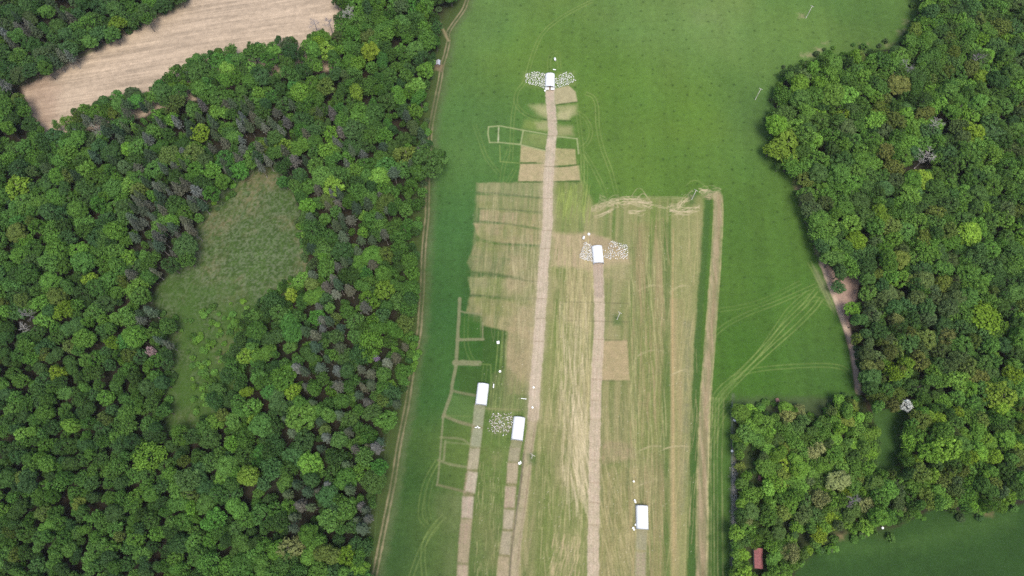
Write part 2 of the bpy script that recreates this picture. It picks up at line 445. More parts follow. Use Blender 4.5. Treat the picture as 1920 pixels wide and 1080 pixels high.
# dry patch round the middle shelter
poly([(1036, 437), (1100, 438), (1140, 446), (1172, 470), (1180, 492), (1140, 500), (1110, 508), (1036, 498)], S(184, 166, 126), .9, 1.6, 1.2, T_str3, .7, 1)
poly([(1130, 492), (1180, 488), (1178, 524), (1130, 522)], S(168, 160, 112), .75, 1.8, 1.2, T_str3, .6, 1)
poly([(1092, 440), (1130, 445), (1170, 470), (1130, 470), (1092, 462)], S(164, 146, 116), .6, 1.5, .8)
poly([(1062, 500), (1180, 520), (1176, 640), (1132, 640), (1060, 600)], S(166, 156, 108), .75, 1.5, 1, T_str2, .35, 1)
poly([(1130, 520), (1160, 520), (1165, 640), (1130, 640)], S(118, 138, 78), .4, 4, 3, T_mid, .1, 1)
poly([(1128, 640), (1176, 638), (1181, 713), (1127, 713)], S(180, 162, 118), .9, .5, .3, T_fine, .75, 1)
poly([(1128, 826), (1185, 830), (1190, 860), (1128, 872)], S(166, 148, 110), .7, 1, .6, T_fine, .5, 1)
poly([(1122, 720), (1188, 716), (1190, 830), (1120, 830)], S(150, 146, 94), .6, 1.5, 1, T_str, .4, 1)
poly([(1120, 875), (1200, 880), (1185, 1090), (1118, 1090)], S(154, 142, 94), .65, 2.5, 1.5, T_str2, .3, 1)
for (v, u0, u1) in ((530, 1112, 1140), (566, 1062, 1180), (601, 1062, 1180), (673, 1100, 1140), (636, 1118, 1176), (713, 1108, 1182)):
    line([(u0, v), (u1, v + 3)], .6, S(96, 104, 62), .55, .3, .2, T_mid, curve=False)

# the long plots east
poly([(1244, 420), (1257, 415), (1257, 1100), (1243, 1100)], S(82, 120, 62), .8, 1.6, 1.0, T_str3, .45, 1)
poly([(1258, 400), (1313, 395), (1308, 540), (1296, 760), (1285, 1100), (1257, 1100), (1258, 800)], S(150, 150, 94), .9, .6, .3, T_str3, .65, 1)
poly([(1257, 560), (1281, 560), (1280, 800), (1272, 1100), (1257, 1100)], S(172, 154, 108), .65, 1, .5, T_str, .3, 1)
poly([(1283, 600), (1297, 600), (1292, 800), (1284, 960), (1274, 960), (1280, 800)], S(126, 132, 92), .6, 1.5, .8, T_fine, .3, 1)
line([(1263, 430), (1261, 600), (1263, 800), (1263, 1090)], .7, S(190, 166, 112), .6, .35, .2, T_str)
line([(1328, 372), (1321, 480), (1314, 560), (1308, 640), (1304, 740), (1300, 860), (1297, 1000), (1296, 1110)], 3.0, S(66, 112, 54), .9, .7, .4)
EAST = [(1346, 366), (1346, 420), (1340, 520), (1334, 600), (1328, 680), (1322, 760), (1319, 850), (1317, 950), (1316, 1110)]
line(EAST, 4.4, S(180, 163, 124), .85, .7, .5, T_str3, t0=.55)
for o in (-2.2, 2.3):
    line(EAST, .6, S(186, 178, 120), .6, .3, .15, T_mid, off=o)
line(EAST, 1.6, S(150, 128, 92), .4, .5, .2, T_str, off=.4)
poly([(1335, 745), (1370, 745), (1368, 1100), (1325, 1100)], S(88, 132, 62), .4, 1.5, 1, T_str, .1, 1)
for o in (-3.0, -3.9, -5.2, -6.6, -8.6):
    line([(1333, 745), (1329, 850), (1329, 960), (1329, 1110)], .5, S(176, 180, 112), .8 + .05 * o, .3, .2, T_str3, off=-o - 3.0)
line([(u + 9, v) for u, v in EAST[4:]], .6, S(196, 186, 134), .7, .3, .2, T_str3)

# hay swaths where the mower turned
hr = random.Random(8)
def hay(u0, v0, u1, v1, spread, n, c=pale, a=.75, w=(.3, .6), arc=0.0, ln=(.25, .6)):
    for _ in range(n):
        t = hr.random(); L = hr.uniform(*ln)
        du, dv = u1 - u0, v1 - v0; bend = hr.gauss(0, spread * .8)
        a0, a1 = max(0, t - L / 2), min(1, t + L / 2)
        j = hr.gauss(0, spread); k = hr.gauss(0, spread * .5)
        pts = [(u0 + du * s + hr.gauss(0, .8), v0 + dv * s + j + k * (s - a0) - arc * 4 * s * (1 - s) + bend * (1 if 0 < i < 3 else 0)) for i, s in enumerate(np.linspace(a0, a1, 4))]
        line(pts, hr.uniform(*w) * .8, c, a * hr.uniform(.3, .9), .22, .15, T_mid, t0=.4)
hay(1108, 392, 1160, 374, 4.0, 34)
hay(1125, 372, 1160, 392, 3.5, 14)
hay(1100, 408, 1150, 392, 1.6, 10, arc=-3)
hay(1160, 378, 1222, 384, 5.0, 46, arc=2)
hay(1178, 396, 1216, 392, 2.0, 12, arc=-4)
hay(1222, 386, 1258, 388, 1.5, 4)
hay(1256, 392, 1312, 392, 4.0, 36, arc=-3)
hay(1270, 388, 1298, 362, 3.0, 22)
hay(1312, 358, 1352, 360, 3.4, 34)
hay(1316, 366, 1346, 370, 3, 16, c=straw)
hay(1285, 348, 1325, 352, 1.0, 5, c=S(130, 160, 90), arc=12, ln=(.5, .9))
hay(1200, 372, 1290, 372, 1.5, 10, c=S(150, 160, 96))
for (u0, v0, u1, v1) in ((1196, 546, 1241, 537), (1256, 548, 1292, 537), (1196, 668, 1241, 658), (1258, 704, 1300, 696), (1236, 846, 1292, 838), (1186, 918, 1242, 900), (1196, 848, 1240, 838)):
    hay(u0, v0, u1, v1, .9, 7, c=S(188, 178, 130), a=.6, arc=5, ln=(.5, .95))
# long loose hay streaks in the lower field
def streaks(n, box, slope, c, a, w, ln, seed):
    q = random.Random(seed)
    for _ in range(n):
        u, v = q.uniform(box[0], box[2]), q.uniform(box[1], box[3]); L = q.uniform(*ln)
        s = slope + q.gauss(0, .06)
        line([(u, v), (u + s * L * .5 + q.gauss(0, .7), v + L * .5), (u + s * L + q.gauss(0, 1.2), v + L)], q.uniform(*w), c, a * q.uniform(.35, 1), .25, .12)
streaks(150, (1040, 430, 1110, 700), -.03, S(196, 188, 130), .5, (.25, .5), (25, 90), 1)
streaks(130, (1050, 560, 1100, 900), .02, S(208, 194, 150), .45, (.3, .7), (25, 90), 2)
streaks(60, (1065, 730, 1095, 900), .22, S(212, 198, 154), .5, (.4, .8), (40, 110), 3)
streaks(110, (1010, 740, 1100, 1060), -.02, S(186, 178, 122), .5, (.25, .5), (20, 60), 4)
streaks(90, (1125, 870, 1200, 1050), .18, S(186, 174, 122), .5, (.25, .55), (20, 70), 5)
streaks(150, (1178, 400, 1245, 1000), .03, S(190, 184, 126), .45, (.25, .5), (25, 100), 6)
streaks(120, (1178, 430, 1245, 1000), .03, S(96, 118, 60), .45, (.25, .5), (25, 100), 7)
streaks(80, (1258, 400, 1310, 1000), -.06, S(184, 172, 118), .4, (.25, .45), (30, 120), 8)
streaks(90, (1035, 1000, 1090, 1075), -.25, S(196, 178, 132), .45, (.25, .5), (15, 40), 9)
streaks(70, (1042, 345, 1110, 390), -.1, S(150, 176, 92), .6, (.25, .45), (15, 50), 10)
streaks(80, (920, 700, 1000, 790), -.1, S(140, 160, 84), .45, (.25, .45), (15, 60), 11)
streaks(60, (1040, 440, 1100, 900), -.02, S(92, 122, 58), .45, (.3, .6), (20, 70), 12)
streaks(170, (1040, 440, 1110, 1070), .0, S(128, 134, 80), .4, (.25, .45), (20, 80), 14)
streaks(160, (1178, 400, 1245, 1080), .02, S(172, 152, 108), .4, (.25, .5), (30, 110), 15)
streaks(120, (1125, 720, 1190, 1080), .05, S(182, 170, 120), .4, (.25, .5), (15, 60), 16)
streaks(90, (1125, 720, 1190, 1080), .05, S(104, 122, 68), .4, (.25, .5), (15, 60), 17)
streaks(100, (895, 345, 1018, 620), .0, S(188, 182, 132), .3, (.25, .4), (10, 50), 18)
streaks(90, (890, 850, 945, 1070), -.05, S(170, 168, 112), .4, (.25, .45), (10, 40), 19)
streaks(60, (960, 430, 1012, 620), .0, S(190, 182, 134), .4, (.25, .4), (20, 70), 13)

# --- straw lines of old electric netting (the "ladder") west of the lower shelters
grey = S(132, 142, 92)
LAD = [(862, 560), (860, 600), (857, 650), (855, 685), (848, 720), (846, 738), (838, 760), (831, 782)]
line(LAD, 1.5, grey, .85, .35, .2)
line([(831, 782), (827, 830), (822, 890), (819, 910)], .8, grey, .75, .3, .15)
line([(862, 583), (872, 586), (903, 589)], .75, grey, .8, .3, .15, curve=False)
line([(905, 605), (905, 637)], .8, grey, .75, .3, .15, curve=False)
line([(857, 637), (906, 636)], 1.3, grey, .85, .35, .15, curve=False)
line([(853, 680), (899, 681)], 2.4, grey, .9, .4, .2, curve=False)
line([(899, 682), (920, 684), (921, 722)], .7, S(100, 138, 72), .8, .3, .1, curve=False)
line([(846, 732), (866, 737), (893, 742)], 1.2, S(120, 132, 82), .85, .35, .15)
line([(832, 778), (858, 790), (888, 798)], 1.4, S(134, 138, 90), .85, .4, .15)
line([(840, 779), (880, 781)], .6, S(116, 144, 80), .7, .3, .1, curve=False)
line([(826, 820), (864, 823), (880, 833)], .9, S(126, 140, 84), .75, .35, .15)
line([(835, 827), (832, 862)], .9, S(130, 142, 88), .8, .3, .15, curve=False)
line([(835, 829), (880, 833)], .7, S(120, 142, 80), .7, .3, .1, curve=False)
line([(822, 863), (845, 871), (876, 876)], 1.0, S(128, 140, 86), .8, .35, .15)
line([(820, 909), (840, 914), (868, 921)], 1.0, S(122, 128, 80), .8, .35, .15)
line([(913, 766), (975, 769)], .8, S(140, 140, 90), .6, .4, .15, curve=False)
poly([(848, 740), (890, 745), (886, 796), (836, 780)], S(92, 136, 74), .5, .6, .5)
# thin bright lines round the upper plots
for p in ([(916, 238), (937, 236), (980, 244), (1026, 252)], [(918, 267), (936, 267), (976, 271), (1024, 283)], [(916, 238), (915, 252), (918, 267)], [(935, 237), (934, 267)], [(981, 245), (976, 271)],
          [(1044, 256), (1082, 260)], [(1082, 260), (1085, 288)]):
    line(p, .7, S(160, 178, 112), .85, .3, .1, curve=False)
for p in ([(937, 272), (938, 303)], [(938, 303), (975, 306)]):
    line(p, .5, S(134, 166, 92), .7, .3, .1, curve=False)
line([(935, 240), (934, 266)], .6, S(196, 200, 160), .7, .25, .2, T_fine, curve=False)

# --- wheel tracks
def tyres(pts, a=.6, c=S(132, 162, 90), gap=1.7, w=.5):
    a *= 1.0
    for o in (-gap / 2, gap / 2):
        line(pts, w, c, a, .3, .1, T_mid, off=o, t0=.45)
tyres([(1110, 2), (1060, 28), (1020, 60), (1000, 100), (985, 150), (970, 172), (968, 195), (985, 214), (1010, 225)])
tyres([(968, 185), (962, 215), (960, 250), (958, 300)], .4)
tyres([(1030, 134), (1030, 112), (1036, 100), (1046, 98)], .5); tyres([(1047, 98), (1049, 130)], .4)
tyres([(1098, 175), (1112, 182), (1119, 200), (1121, 240), (1130, 280), (1145, 320), (1156, 362)], .7)
tyres([(1083, 210), (1098, 222), (1108, 245), (1103, 265), (1092, 276)], .6)
tyres([(1083, 210), (1088, 250), (1092, 290), (1093, 345)], .6)
tyres([(1094, 285), (1110, 310), (1130, 350), (1136, 370)], .6)
tyres([(1090, 280), (1098, 310), (1096, 350), (1080, 400)], .55)
tyres([(1086, 300), (1090, 330), (1110, 390)], .5); tyres([(1080, 345), (1075, 380), (1066, 420)], .5)
tyres([(890, 235), (900, 262), (912, 295), (935, 325)], .35)
tyres([(955, 280), (945, 310), (940, 340)], .4); tyres([(965, 318), (950, 345)], .4)
tyres([(820, 865), (800, 900), (790, 940), (789, 970), (800, 985)], .45)
tyres([(824, 872), (808, 905), (800, 945), (805, 975)], .35)
tyres([(833, 967), (812, 990), (796, 1018), (793, 1050), (797, 1090)], .6)
tyres([(820, 985), (795, 1020), (778, 1060), (765, 1100)], .4)
tyres([(875, 586), (874, 640), (880, 665), (890, 682)], .35)
tyres([(938, 622), (936, 660), (932, 700)], .6); tyres([(946, 622), (944, 680), (938, 720)], .5)
tyres([(910, 684), (907, 715)], .4)
tyres([(1327, 768), (1350, 730), (1385, 700), (1430, 655), (1470, 610), (1505, 575), (1530, 545)], .75)
tyres([(1331, 785), (1355, 745), (1395, 702), (1445, 655), (1490, 615), (1525, 580), (1540, 560)], .7)
tyres([(1370, 720), (1420, 665), (1455, 615), (1480, 580), (1515, 548)], .45)
tyres([(1338, 628), (1365, 607), (1410, 585), (1460, 566), (1530, 535)], .5)
tyres([(1345, 582), (1390, 575), (1440, 560), (1500, 530)], .3)
tyres([(1370, 710), (1410, 695), (1470, 688), (1540, 685), (1580, 690), (1598, 708)], .4)
tyres([(1500, 580), (1530, 560), (1560, 575)], .4)
tyres([(1518, 492), (1530, 515), (1545, 545), (1562, 580)], .7)
tyres([(1333, 800), (1345, 770), (1368, 745)], .6); tyres([(1337, 830), (1350, 790), (1372, 757)], .5)
poly([(1335, 750), (1372, 712), (1382, 718), (1345, 762)], S(120, 156, 84), .45, 1, .6, T_str, .3, 1)
poly([(1524, 498), (1545, 525), (1560, 560), (1566, 590), (1548, 560), (1530, 525)], S(140, 146, 100), .55, 1.5, 1)

# --- strips of bare, strawy ground the shelters moved along
def strip(pts, w, c, cuts=(), a=.96, tex=T_fine):
    line(pts, w, c, a, .5, .4, tex, t0=.74)
    p = np.array(pts, float)
    for v in cuts:
        u = np.interp(v, p[:, 1], p[:, 0])
        line([(u - 9, v), (u + 9, v + 1)], .5, S(104, 100, 68), .6, .3, .12, T_mid, curve=False)
S1 = [(1031, 166), (1033, 200), (1035, 225), (1036, 250), (1033, 270), (1031, 300), (1028, 340), (1027, 400), (1026, 430), (1022, 470), (1019, 500), (1017, 540), (1013, 600), (1010, 650), (1005, 700), (1003, 730), (1000, 780)]
line(S1[5:], 7.0, S(186, 172, 136), .5, 1.6, .8, T_mid, t0=.4)
strip(S1, 4.8, S(203, 186, 164), (197, 226, 254, 283, 312))
line(S1[:4], 4.2, S(176, 152, 134), .35, .6, .2, T_fine)
for v in (372, 432, 466, 560, 597, 640): 
    u = np.interp(v, [p[1] for p in S1], [p[0] for p in S1]); line([(u - 8, v), (u + 8, v)], .5, S(150, 134, 108), .6, .25, .1, curve=False)
for o in (-1.7, 0.0, 1.7):
    line(S1[4:], .5, S(168, 146, 120), .4, .3, .15, T_fine, off=o)
S1b = [(1001, 770), (996, 810), (990, 850), (987, 880), (981, 930), (975, 970), (968, 1020), (962, 1090)]
line(S1b, 4.0, S(180, 164, 136), .85, .6, .3, T_fine, t0=.7)
for o in (-1.5, 1.3): line(S1b, .55, S(126, 108, 84), .6, .3, .2, T_mid, off=o)
line([(u - 8, v) for u, v in S1b[2:]], .8, S(96, 100, 74), .6, .4, .2)
S2 = [(1121, 492), (1122, 510), (1123, 550), (1124, 600), (1122, 650), (1119, 700), (1117, 760), (1115, 830), (1114, 900), (1113, 980), (1112, 1100)]
strip(S2, 4.7, S(202, 184, 160), (529, 566, 602))
line(S2[:3], 4.4, S(168, 150, 138), .45, .5, .2)
for v in (636, 673, 711, 750, 786, 862, 905, 942, 984):
    u = np.interp(v, [p[1] for p in S2], [p[0] for p in S2]); line([(u - 9, v), (u + 9, v + 1)], .5, S(150, 130, 102), .5, .3, .1, T_mid, curve=False)
for o in (-1.6, 0.0, 1.6):
    line(S2, .5, S(172, 146, 120), .4, .3, .15, T_fine, off=o)
def plots(quads):
    for (a, b, c, d), cc in quads:
        poly([a, b, c, d], np.asarray(cc) * [1.06, 1.2, 1.32], .8, .5, .35, T_fine, .8, 1)
OL, PK = S(150, 148, 108), S(182, 162, 134)
line([(900, 760), (895, 800), (889, 850), (882, 905), (877, 940), (875, 975), (868, 1055), (866, 1110)], 4.6, S(148, 138, 100), .8, .5, .25, T_fine, t0=.6)
line([(969, 826), (963, 866), (959, 905), (957, 935), (953, 992), (946, 1040), (940, 1110)], 4.6, S(150, 138, 98), .75, .5, .25, T_fine, t0=.6)
plots([(((890, 757), (910, 760), (905, 800), (886, 798)), OL), (((886, 802), (905, 803), (901, 838), (882, 837)), S(154, 150, 112)),
       (((881, 840), (900, 842), (896, 880), (877, 879)), S(172, 154, 124)), (((877, 884), (896, 886), (891, 925), (872, 921)), S(186, 164, 138)),
       (((867, 931), (888, 932), (885, 972), (865, 970)), S(186, 162, 138)), (((864, 973), (884, 974), (878, 1056), (858, 1054)), S(166, 142, 112)),
       (((858, 1059), (878, 1060), (876, 1110), (855, 1110)), S(176, 152, 122)),
       (((959, 822), (979, 825), (976, 840), (956, 838)), S(146, 140, 98)), (((956, 838), (976, 840), (972, 866), (953, 864)), S(158, 144, 108)),
       (((952, 868), (971, 869), (969, 906), (950, 905)), S(176, 152, 122)), (((947, 912), (967, 913), (965, 952), (946, 951)), S(178, 154, 124)),
       (((945, 955), (965, 956), (961, 992), (943, 991)), S(180, 158, 130)), (((942, 996), (960, 997), (955, 1040), (936, 1038)), S(170, 150, 122)),
       (((935, 1043), (954, 1045), (951, 1110), (929, 1110)), S(176, 150, 118)),
       (((1194, 988), (1214, 988), (1212, 1032), (1192, 1031)), S(152, 142, 104)), (((1191, 1034), (1212, 1035), (1210, 1110), (1190, 1110)), S(158, 142, 110))])
# paired spots where birds dusted
dr = random.Random(3)
for k in range(9):
    for s in (-.25, .25):
        for (u0, v0, du, dv) in ((1201.5, 1042, 0, 8), (880, 890, -.9, 8), (876, 936, -.9, 8), (957, 918, -.9, 8), (870, 985, -.9, 8), (866, 1062, 0, 8)):
            if k > (4 if v0 < 1000 else 6): continue
            u, v = u0 + du * k + s * 20, v0 + dv * k
            poly([(u - 2.6, v - 2.4), (u + 2.6, v - 2.4), (u + 2.6, v + 2.4), (u - 2.6, v + 2.4)], S(172, 144, 130), .4, .5, .4)
poly([(812, 925), (866, 925), (862, 1000), (835, 990), (815, 960)], S(124, 140, 84), .5, 2.5, 1.5, T_mid, .3, 1)
poly([(835, 1000), (858, 985), (850, 1090), (815, 1090)], S(118, 136, 82), .45, 3, 2, T_mid, .1, 1)
poly([(905, 840), (945, 845), (925, 930), (905, 925)], S(140, 138, 88), .55, 3, 2, T_mid, .1, 1)
poly([(890, 960), (940, 950), (935, 1060), (890, 1060)], S(140, 136, 86), .5, 4, 2, T_mid, .2, 1)
poly([(930, 778), (962, 780), (965, 812), (925, 815), (915, 800)], S(132, 144, 92), .5, 1.5, 1.2, T_fine, .3, 1)
# uncut grass round the pole feet
for (u, v) in ((1297, 374), (1157, 599), (997, 860)):
    poly([(u - 7, v - 9), (u + 8, v - 10), (u + 7, v + 9), (u - 7, v + 10)], S(78, 118, 64), .75, 1.6, 1)
# scattered pale droppings and wisps
for _ in range(420):
    u, v = tr.uniform(885, 1300), tr.uniform(350, 1080)
    x, y = at(u, v); i = np.searchsorted(GXs, x); j = np.searchsorted(GYs, y)
    col[j, i:i + 1] += (S(225, 215, 190) - col[j, i:i + 1]) * tr.uniform(.15, .5)

# --- stubble field, clearing, pasture, lane, bare earth on the east
stc = S(194, 174, 150) * (0.90 + .2 * N_big[..., None]) * np.ones(3)
row = fbm(1.5, 61, 3, 1, 1)
# tillage rows run WSW-ENE: build them from a rotated coordinate
Xg, Yg = np.meshgrid(GXs, GYs)
d1 = at(60, 165); d2 = at(600, 30)
an = math.atan2(d2[1] - d1[1], d2[0] - d1[0]) - .12
vv = -Xg * math.sin(an) + Yg * math.cos(an); uu = Xg * math.cos(an) + Yg * math.sin(an)
rl = np.random.default_rng(4).random((420, 60)).astype(np.float32)
def rown(su, sv):
    a = (vv - vv.min()) / sv; b = (uu - uu.min()) / su
    ia, ib = a.astype(int), b.astype(int); fa, fb = a - ia, b - ib
    g = lambda p, q: rl[p % 420, q % 60]
    return (g(ia, ib) * (1 - fb) + g(ia, ib + 1) * fb) * (1 - fa) + (g(ia + 1, ib) * (1 - fb) + g(ia + 1, ib + 1) * fb) * fa
T_row = contrast(rown(14, .8) * .6 + rown(26, 2.2) * .4, 1.8)
stc = stc * (0.80 + .34 * T_row + .14 * (T_fine - .5) + .03 * np.sin(vv * 2 * math.pi / 7.5 + 3 * N_mid))[..., None]
sl, m = mask_poly(STUBBLE, 1.2, 1.0); M_STUB = (sl, m)
col[sl] += (stc[sl] - col[sl]) * m[..., None]
poly([(38, 158), (90, 133), (112, 170), (95, 262), (55, 215)], S(150, 118, 100), .35, 5, 3)  # wood's shade along the field's west edge, painted into the colour
line([(36, 160), (90, 136), (200, 80), (253, 50), (333, 13), (372, -18)], 2.5, S(96, 112, 66), .8, 1.0, 1.0)
clc = np.ones((ny, nx, 3)) * S(72, 112, 56) * (0.8 + .4 * N_mid[..., None])
N_cl = contrast(fbm(.8, 71, 2, 1, 2.4, .25), 2.6)
clc += (S(54, 88, 44) - clc) * (.7 * contrast(fbm(.9, 73, 2, 1, 1.5), 2.6, .5))[..., None]
clc += (S(112, 134, 88) - clc) * (.7 * contrast(fbm(.8, 74, 2), 3.2, .56))[..., None]
clc += (S(150, 130, 104) - clc) * (.42 * N_cl * contrast(fbm(16, 72, 3), 3.4, .56))[..., None]
sl, m = mask_poly(CLEAR, 1.5, 1.5); M_CLEAR = (sl, m)
col[sl] += (clc[sl] - col[sl]) * m[..., None]
poly([(283, 560), (320, 515), (370, 530), (480, 560), (510, 600), (470, 680), (385, 815), (305, 815), (310, 690)], S(66, 112, 48), .85, 4, 3, T_mid, .3, 1)
pac = np.ones((ny, nx, 3)) * S(46, 92, 44) * (0.82 + .36 * N_big[..., None] + .12 * (T_mid[..., None] - .5))
sl, m = mask_poly(PASTURE, 1.0, 1.0); M_PAST = (sl, m)
col[sl] += (pac[sl] - col[sl]) * m[..., None]
poly([(1560, 1010), (1660, 1018), (1800, 975), (1900, 960), (1900, 985), (1720, 1030), (1560, 1040)], S(74, 124, 60), .4, 5, 3)
poly([(1374, 745), (1612, 742), (1640, 800), (1640, 890), (1700, 890), (1700, 975), (1660, 1010), (1580, 1000), (1490, 1072), (1470, 1110), (1374, 1110)], S(66, 100, 52), .75, 2, 2, T_mid, .4, 1)
poly(LANE, S(62, 112, 54), .95, 1, .8)
poly([(1375, 745), (1610, 745), (1618, 800), (1470, 800), (1380, 790)], S(78, 112, 70), .8, 2, 1.5, T_mid, .5, 1)
poly([(1396, 838), (1420, 835), (1425, 900), (1405, 890)], S(78, 112, 66), .8, 2, 1.5)
for (u, v, r) in ((1575, 1005, 10), (1600, 975, 9), (1845, 962, 14), (1460, 765, 7)):
    poly([(u - r, v - 4), (u + r, v - 5), (u + r, v + 4), (u - r, v + 5)], S(170, 140, 110), .6, 1.5, 1.5, T_fine, .2, 1)
EARTH = [(1536, 488), (1548, 492), (1560, 506), (1580, 508), (1592, 520), (1600, 512), (1612, 520), (1606, 560), (1600, 578), (1590, 600), (1606, 660), (1612, 720), (1604, 735), (1594, 660), (1578, 606), (1562, 560)]
sl, m = mask_poly(EARTH, .6, .5); M_EARTH = (sl, m)
ec = np.ones((ny, nx, 3)) * S(172, 146, 130) * (.75 + .5 * N_mid[..., None])
col[sl] += (ec[sl] - col[sl]) * m[..., None]
line([(1540, 494), (1550, 520), (1561, 548), (1570, 572), (1580, 600), (1590, 625), (1598, 648), (1603, 680), (1608, 715), (1610, 735)], 2.1, S(206, 182, 158), .9, .6, .4, T_fine, t0=.7)
line([(1497, 345), (1497, 362), (1505, 390), (1516, 430), (1530, 468), (1538, 488)], 1.4, S(150, 148, 112), .75, .8, .5, T_mid)
poly([(1488, 340), (1500, 338), (1508, 360), (1500, 372), (1490, 362)], S(184, 164, 132), .8, 1.2, 1, T_fine, .3, 1)
line([(1374, 740), (1374, 880), (1374, 990), (1372, 1090)], 1.8, S(120, 122, 104), .7, .6, .5, T_mid)
col = np.clip(col, 0.004, .9)

# --- cut the grid into the sheets of the setting
relief = (N_mid - .5) * .25 + (N_fine - .5) * .10
def full(M):
    z = np.zeros((ny, nx), np.float32); z[M[0]] = M[1]; return z
cls = np.zeros((ny, nx), np.int8)
cls[full(M_MEADOW) > .5] = 1
cls[full(M_STUB) > .5] = 2
cls[full(M_CLEAR) > .5] = 3
cls[full(M_PAST) > .5] = 6
sl, m = mask_line(smooth(W(TRACK)), 3.2, .4, .3); cls[sl][m > .5] = 4
cls[full(M_EARTH) > .5] = 5
idx = np.arange(ny * nx).reshape(ny, nx)
quads = np.stack([idx[:-1, :-1], idx[:-1, 1:], idx[1:, 1:], idx[1:, :-1]], -1).reshape(-1, 4)
qc = cls[:-1, :-1].ravel()
P = np.stack([Xg, Yg, relief], -1).reshape(-1, 3).astype(np.float32)
CF = np.concatenate([col.reshape(-1, 3), np.ones((ny * nx, 1), np.float32)], 1).astype(np.float32)
GM = ground_material("grazed_ground")
for k, nm in enumerate(("woodland_floor", "meadow", "stubble_field", "clearing", "dirt_track", "bare_earth", "pasture")):
    q = quads[qc == k]
    used = np.unique(q); re = np.zeros(ny * nx, np.int64); re[used] = np.arange(len(used))
    o = obj(nm, mesh_np(nm, P[used], re[q], GM, {"Col": ('FLOAT_COLOR', CF[used])}, smooth=True))
    o["kind"] = "structure"
# land beyond, one big sheet to the horizon
b = MB(); b.add([(-6000, -6000, -.6), (6000, -6000, -.6), (6000, 6000, -.6), (-6000, 6000, -.6)], [(0, 1, 2, 3)])
b.build("ground", plain("far_land", (.045, .085, .03), .95, .35, .02))["kind"] = "structure"

# ------------------------------------------------------------------ trees
LEAF = leaf_material("leaves", False)
LEAF_I = leaf_material("leaves_massed", True)
BARK = plain("bark", (.10, .085, .07), .9, .3, 3)
PALE_BARK = plain("pale_bark", (.34, .32, .29), .9, .25, 3)

def cards(cen, nrm, size, r, aspect=.8):
    """one small leaf spray (quad) per centre, facing roughly along nrm"""
    n = len(cen)
    nrm = nrm / (np.linalg.norm(nrm, axis=1)[:, None] + 1e-9)
    t = np.cross(nrm, r.normal(size=(n, 3))); t /= np.linalg.norm(t, axis=1)[:, None] + 1e-9
    b_ = np.cross(nrm, t)
    s = (size * r.uniform(.65, 1.35, n))[:, None]
    t, b_ = t * s, b_ * s * aspect
    v = np.stack([cen - t - b_ * .6, cen + t * .8 - b_, cen + t + b_ * .7, cen - t * .7 + b_], 1).reshape(-1, 3)
    return v, np.arange(n * 4).reshape(n, 4)

def make_crown(seed, Rr=4.0, Ht=15.0, flat=.8, clumps=30, per=70, clump=(.24, .42), leaf=.25, low=-.35, lob=.18, heads=1, fuzz=0.0):
    """dome of leaf clumps, trunk base at the origin"""
    r = np.random.default_rng(seed)
    zc = Ht - Rr * flat * 1.02
    # big limbs make an uneven outline
    nb = 5
    ba = r.uniform(0, 2 * math.pi, nb); bs = r.uniform(.6, 1.4, nb)
    hs = [(np.zeros(3), 1.0)]
    if heads > 1:
        a0 = r.uniform(0, 6.28); hs = []
        for j in range(heads):
            an_ = a0 + j * 2 * math.pi / heads + r.uniform(-.4, .4); off = Rr * r.uniform(.28, .48)
            hs.append((np.array([math.cos(an_) * off, math.sin(an_) * off, -Rr * r.uniform(0, .38) * (j > 0)]), r.uniform(.56, .74)))
    cen, rad = [], []
    tries = 0
    while len(cen) < clumps and tries < 4000:
        tries += 1
        d = r.normal(size=3); d /= np.linalg.norm(d)
        if d[2] < low: continue
        hc, hk = hs[r.integers(len(hs))]
        a = math.atan2(d[1], d[0])
        bulge = 1 + lob * sum(s * math.cos(a - q) ** 3 for s, q in zip(bs, ba)) / 2
        k = r.uniform(.66, .84) * bulge * hk
        c = hc + np.array([d[0] * Rr * k, d[1] * Rr * k, d[2] * Rr * flat * hk * r.uniform(.66, .86)])
        if any(np.linalg.norm((c - q) / np.array([1, 1, flat])) < .5 * Rr * w for q, w in hs): continue
        cr = Rr * r.uniform(*clump) * (1.05 - .25 * abs(d[2])) * (.55 + .45 * hk)
        if any(np.linalg.norm(c - p) < .58 * (cr + q) for p, q in zip(cen, rad)) and tries < 3000: continue
        cen.append(c); rad.append(cr)
    V, Fq, A, n = [], [], [], 0
    for c, cr in zip(cen, rad):
        k = int(per * 1.5 * (cr / (Rr * .33)) ** 2)
        d = r.normal(size=(k, 3)); d /= np.linalg.norm(d, axis=1)[:, None]
        d[:, 2] = np.where(d[:, 2] < -.3, -d[:, 2], d[:, 2])
        p = c + d * cr * r.uniform(.72 - fuzz, 1.06 + fuzz * .7, k)[:, None] * np.array([1, 1, .88])
        nn = d * 1.0 + np.array([0, 0, .25]) + r.normal(size=(k, 3)) * .38
        v, f = cards(p, nn, leaf, r)
        V.append(v); Fq.append(f + n); n += len(v)
        A.append(np.repeat(np.clip(r.normal(1.0, .16, k), .6, 1.5) * r.uniform(.86, 1.14), 4))
    V = np.concatenate(V) + np.array([0, 0, zc])
    return V, np.concatenate(Fq), np.concatenate(A)

def crown_mesh(name, *a, mat=LEAF, **k):
    V, Fq, A = make_crown(*a, **k)
    return mesh_np(name, V, Fq, mat, {"leafvar": ('FLOAT', A)})

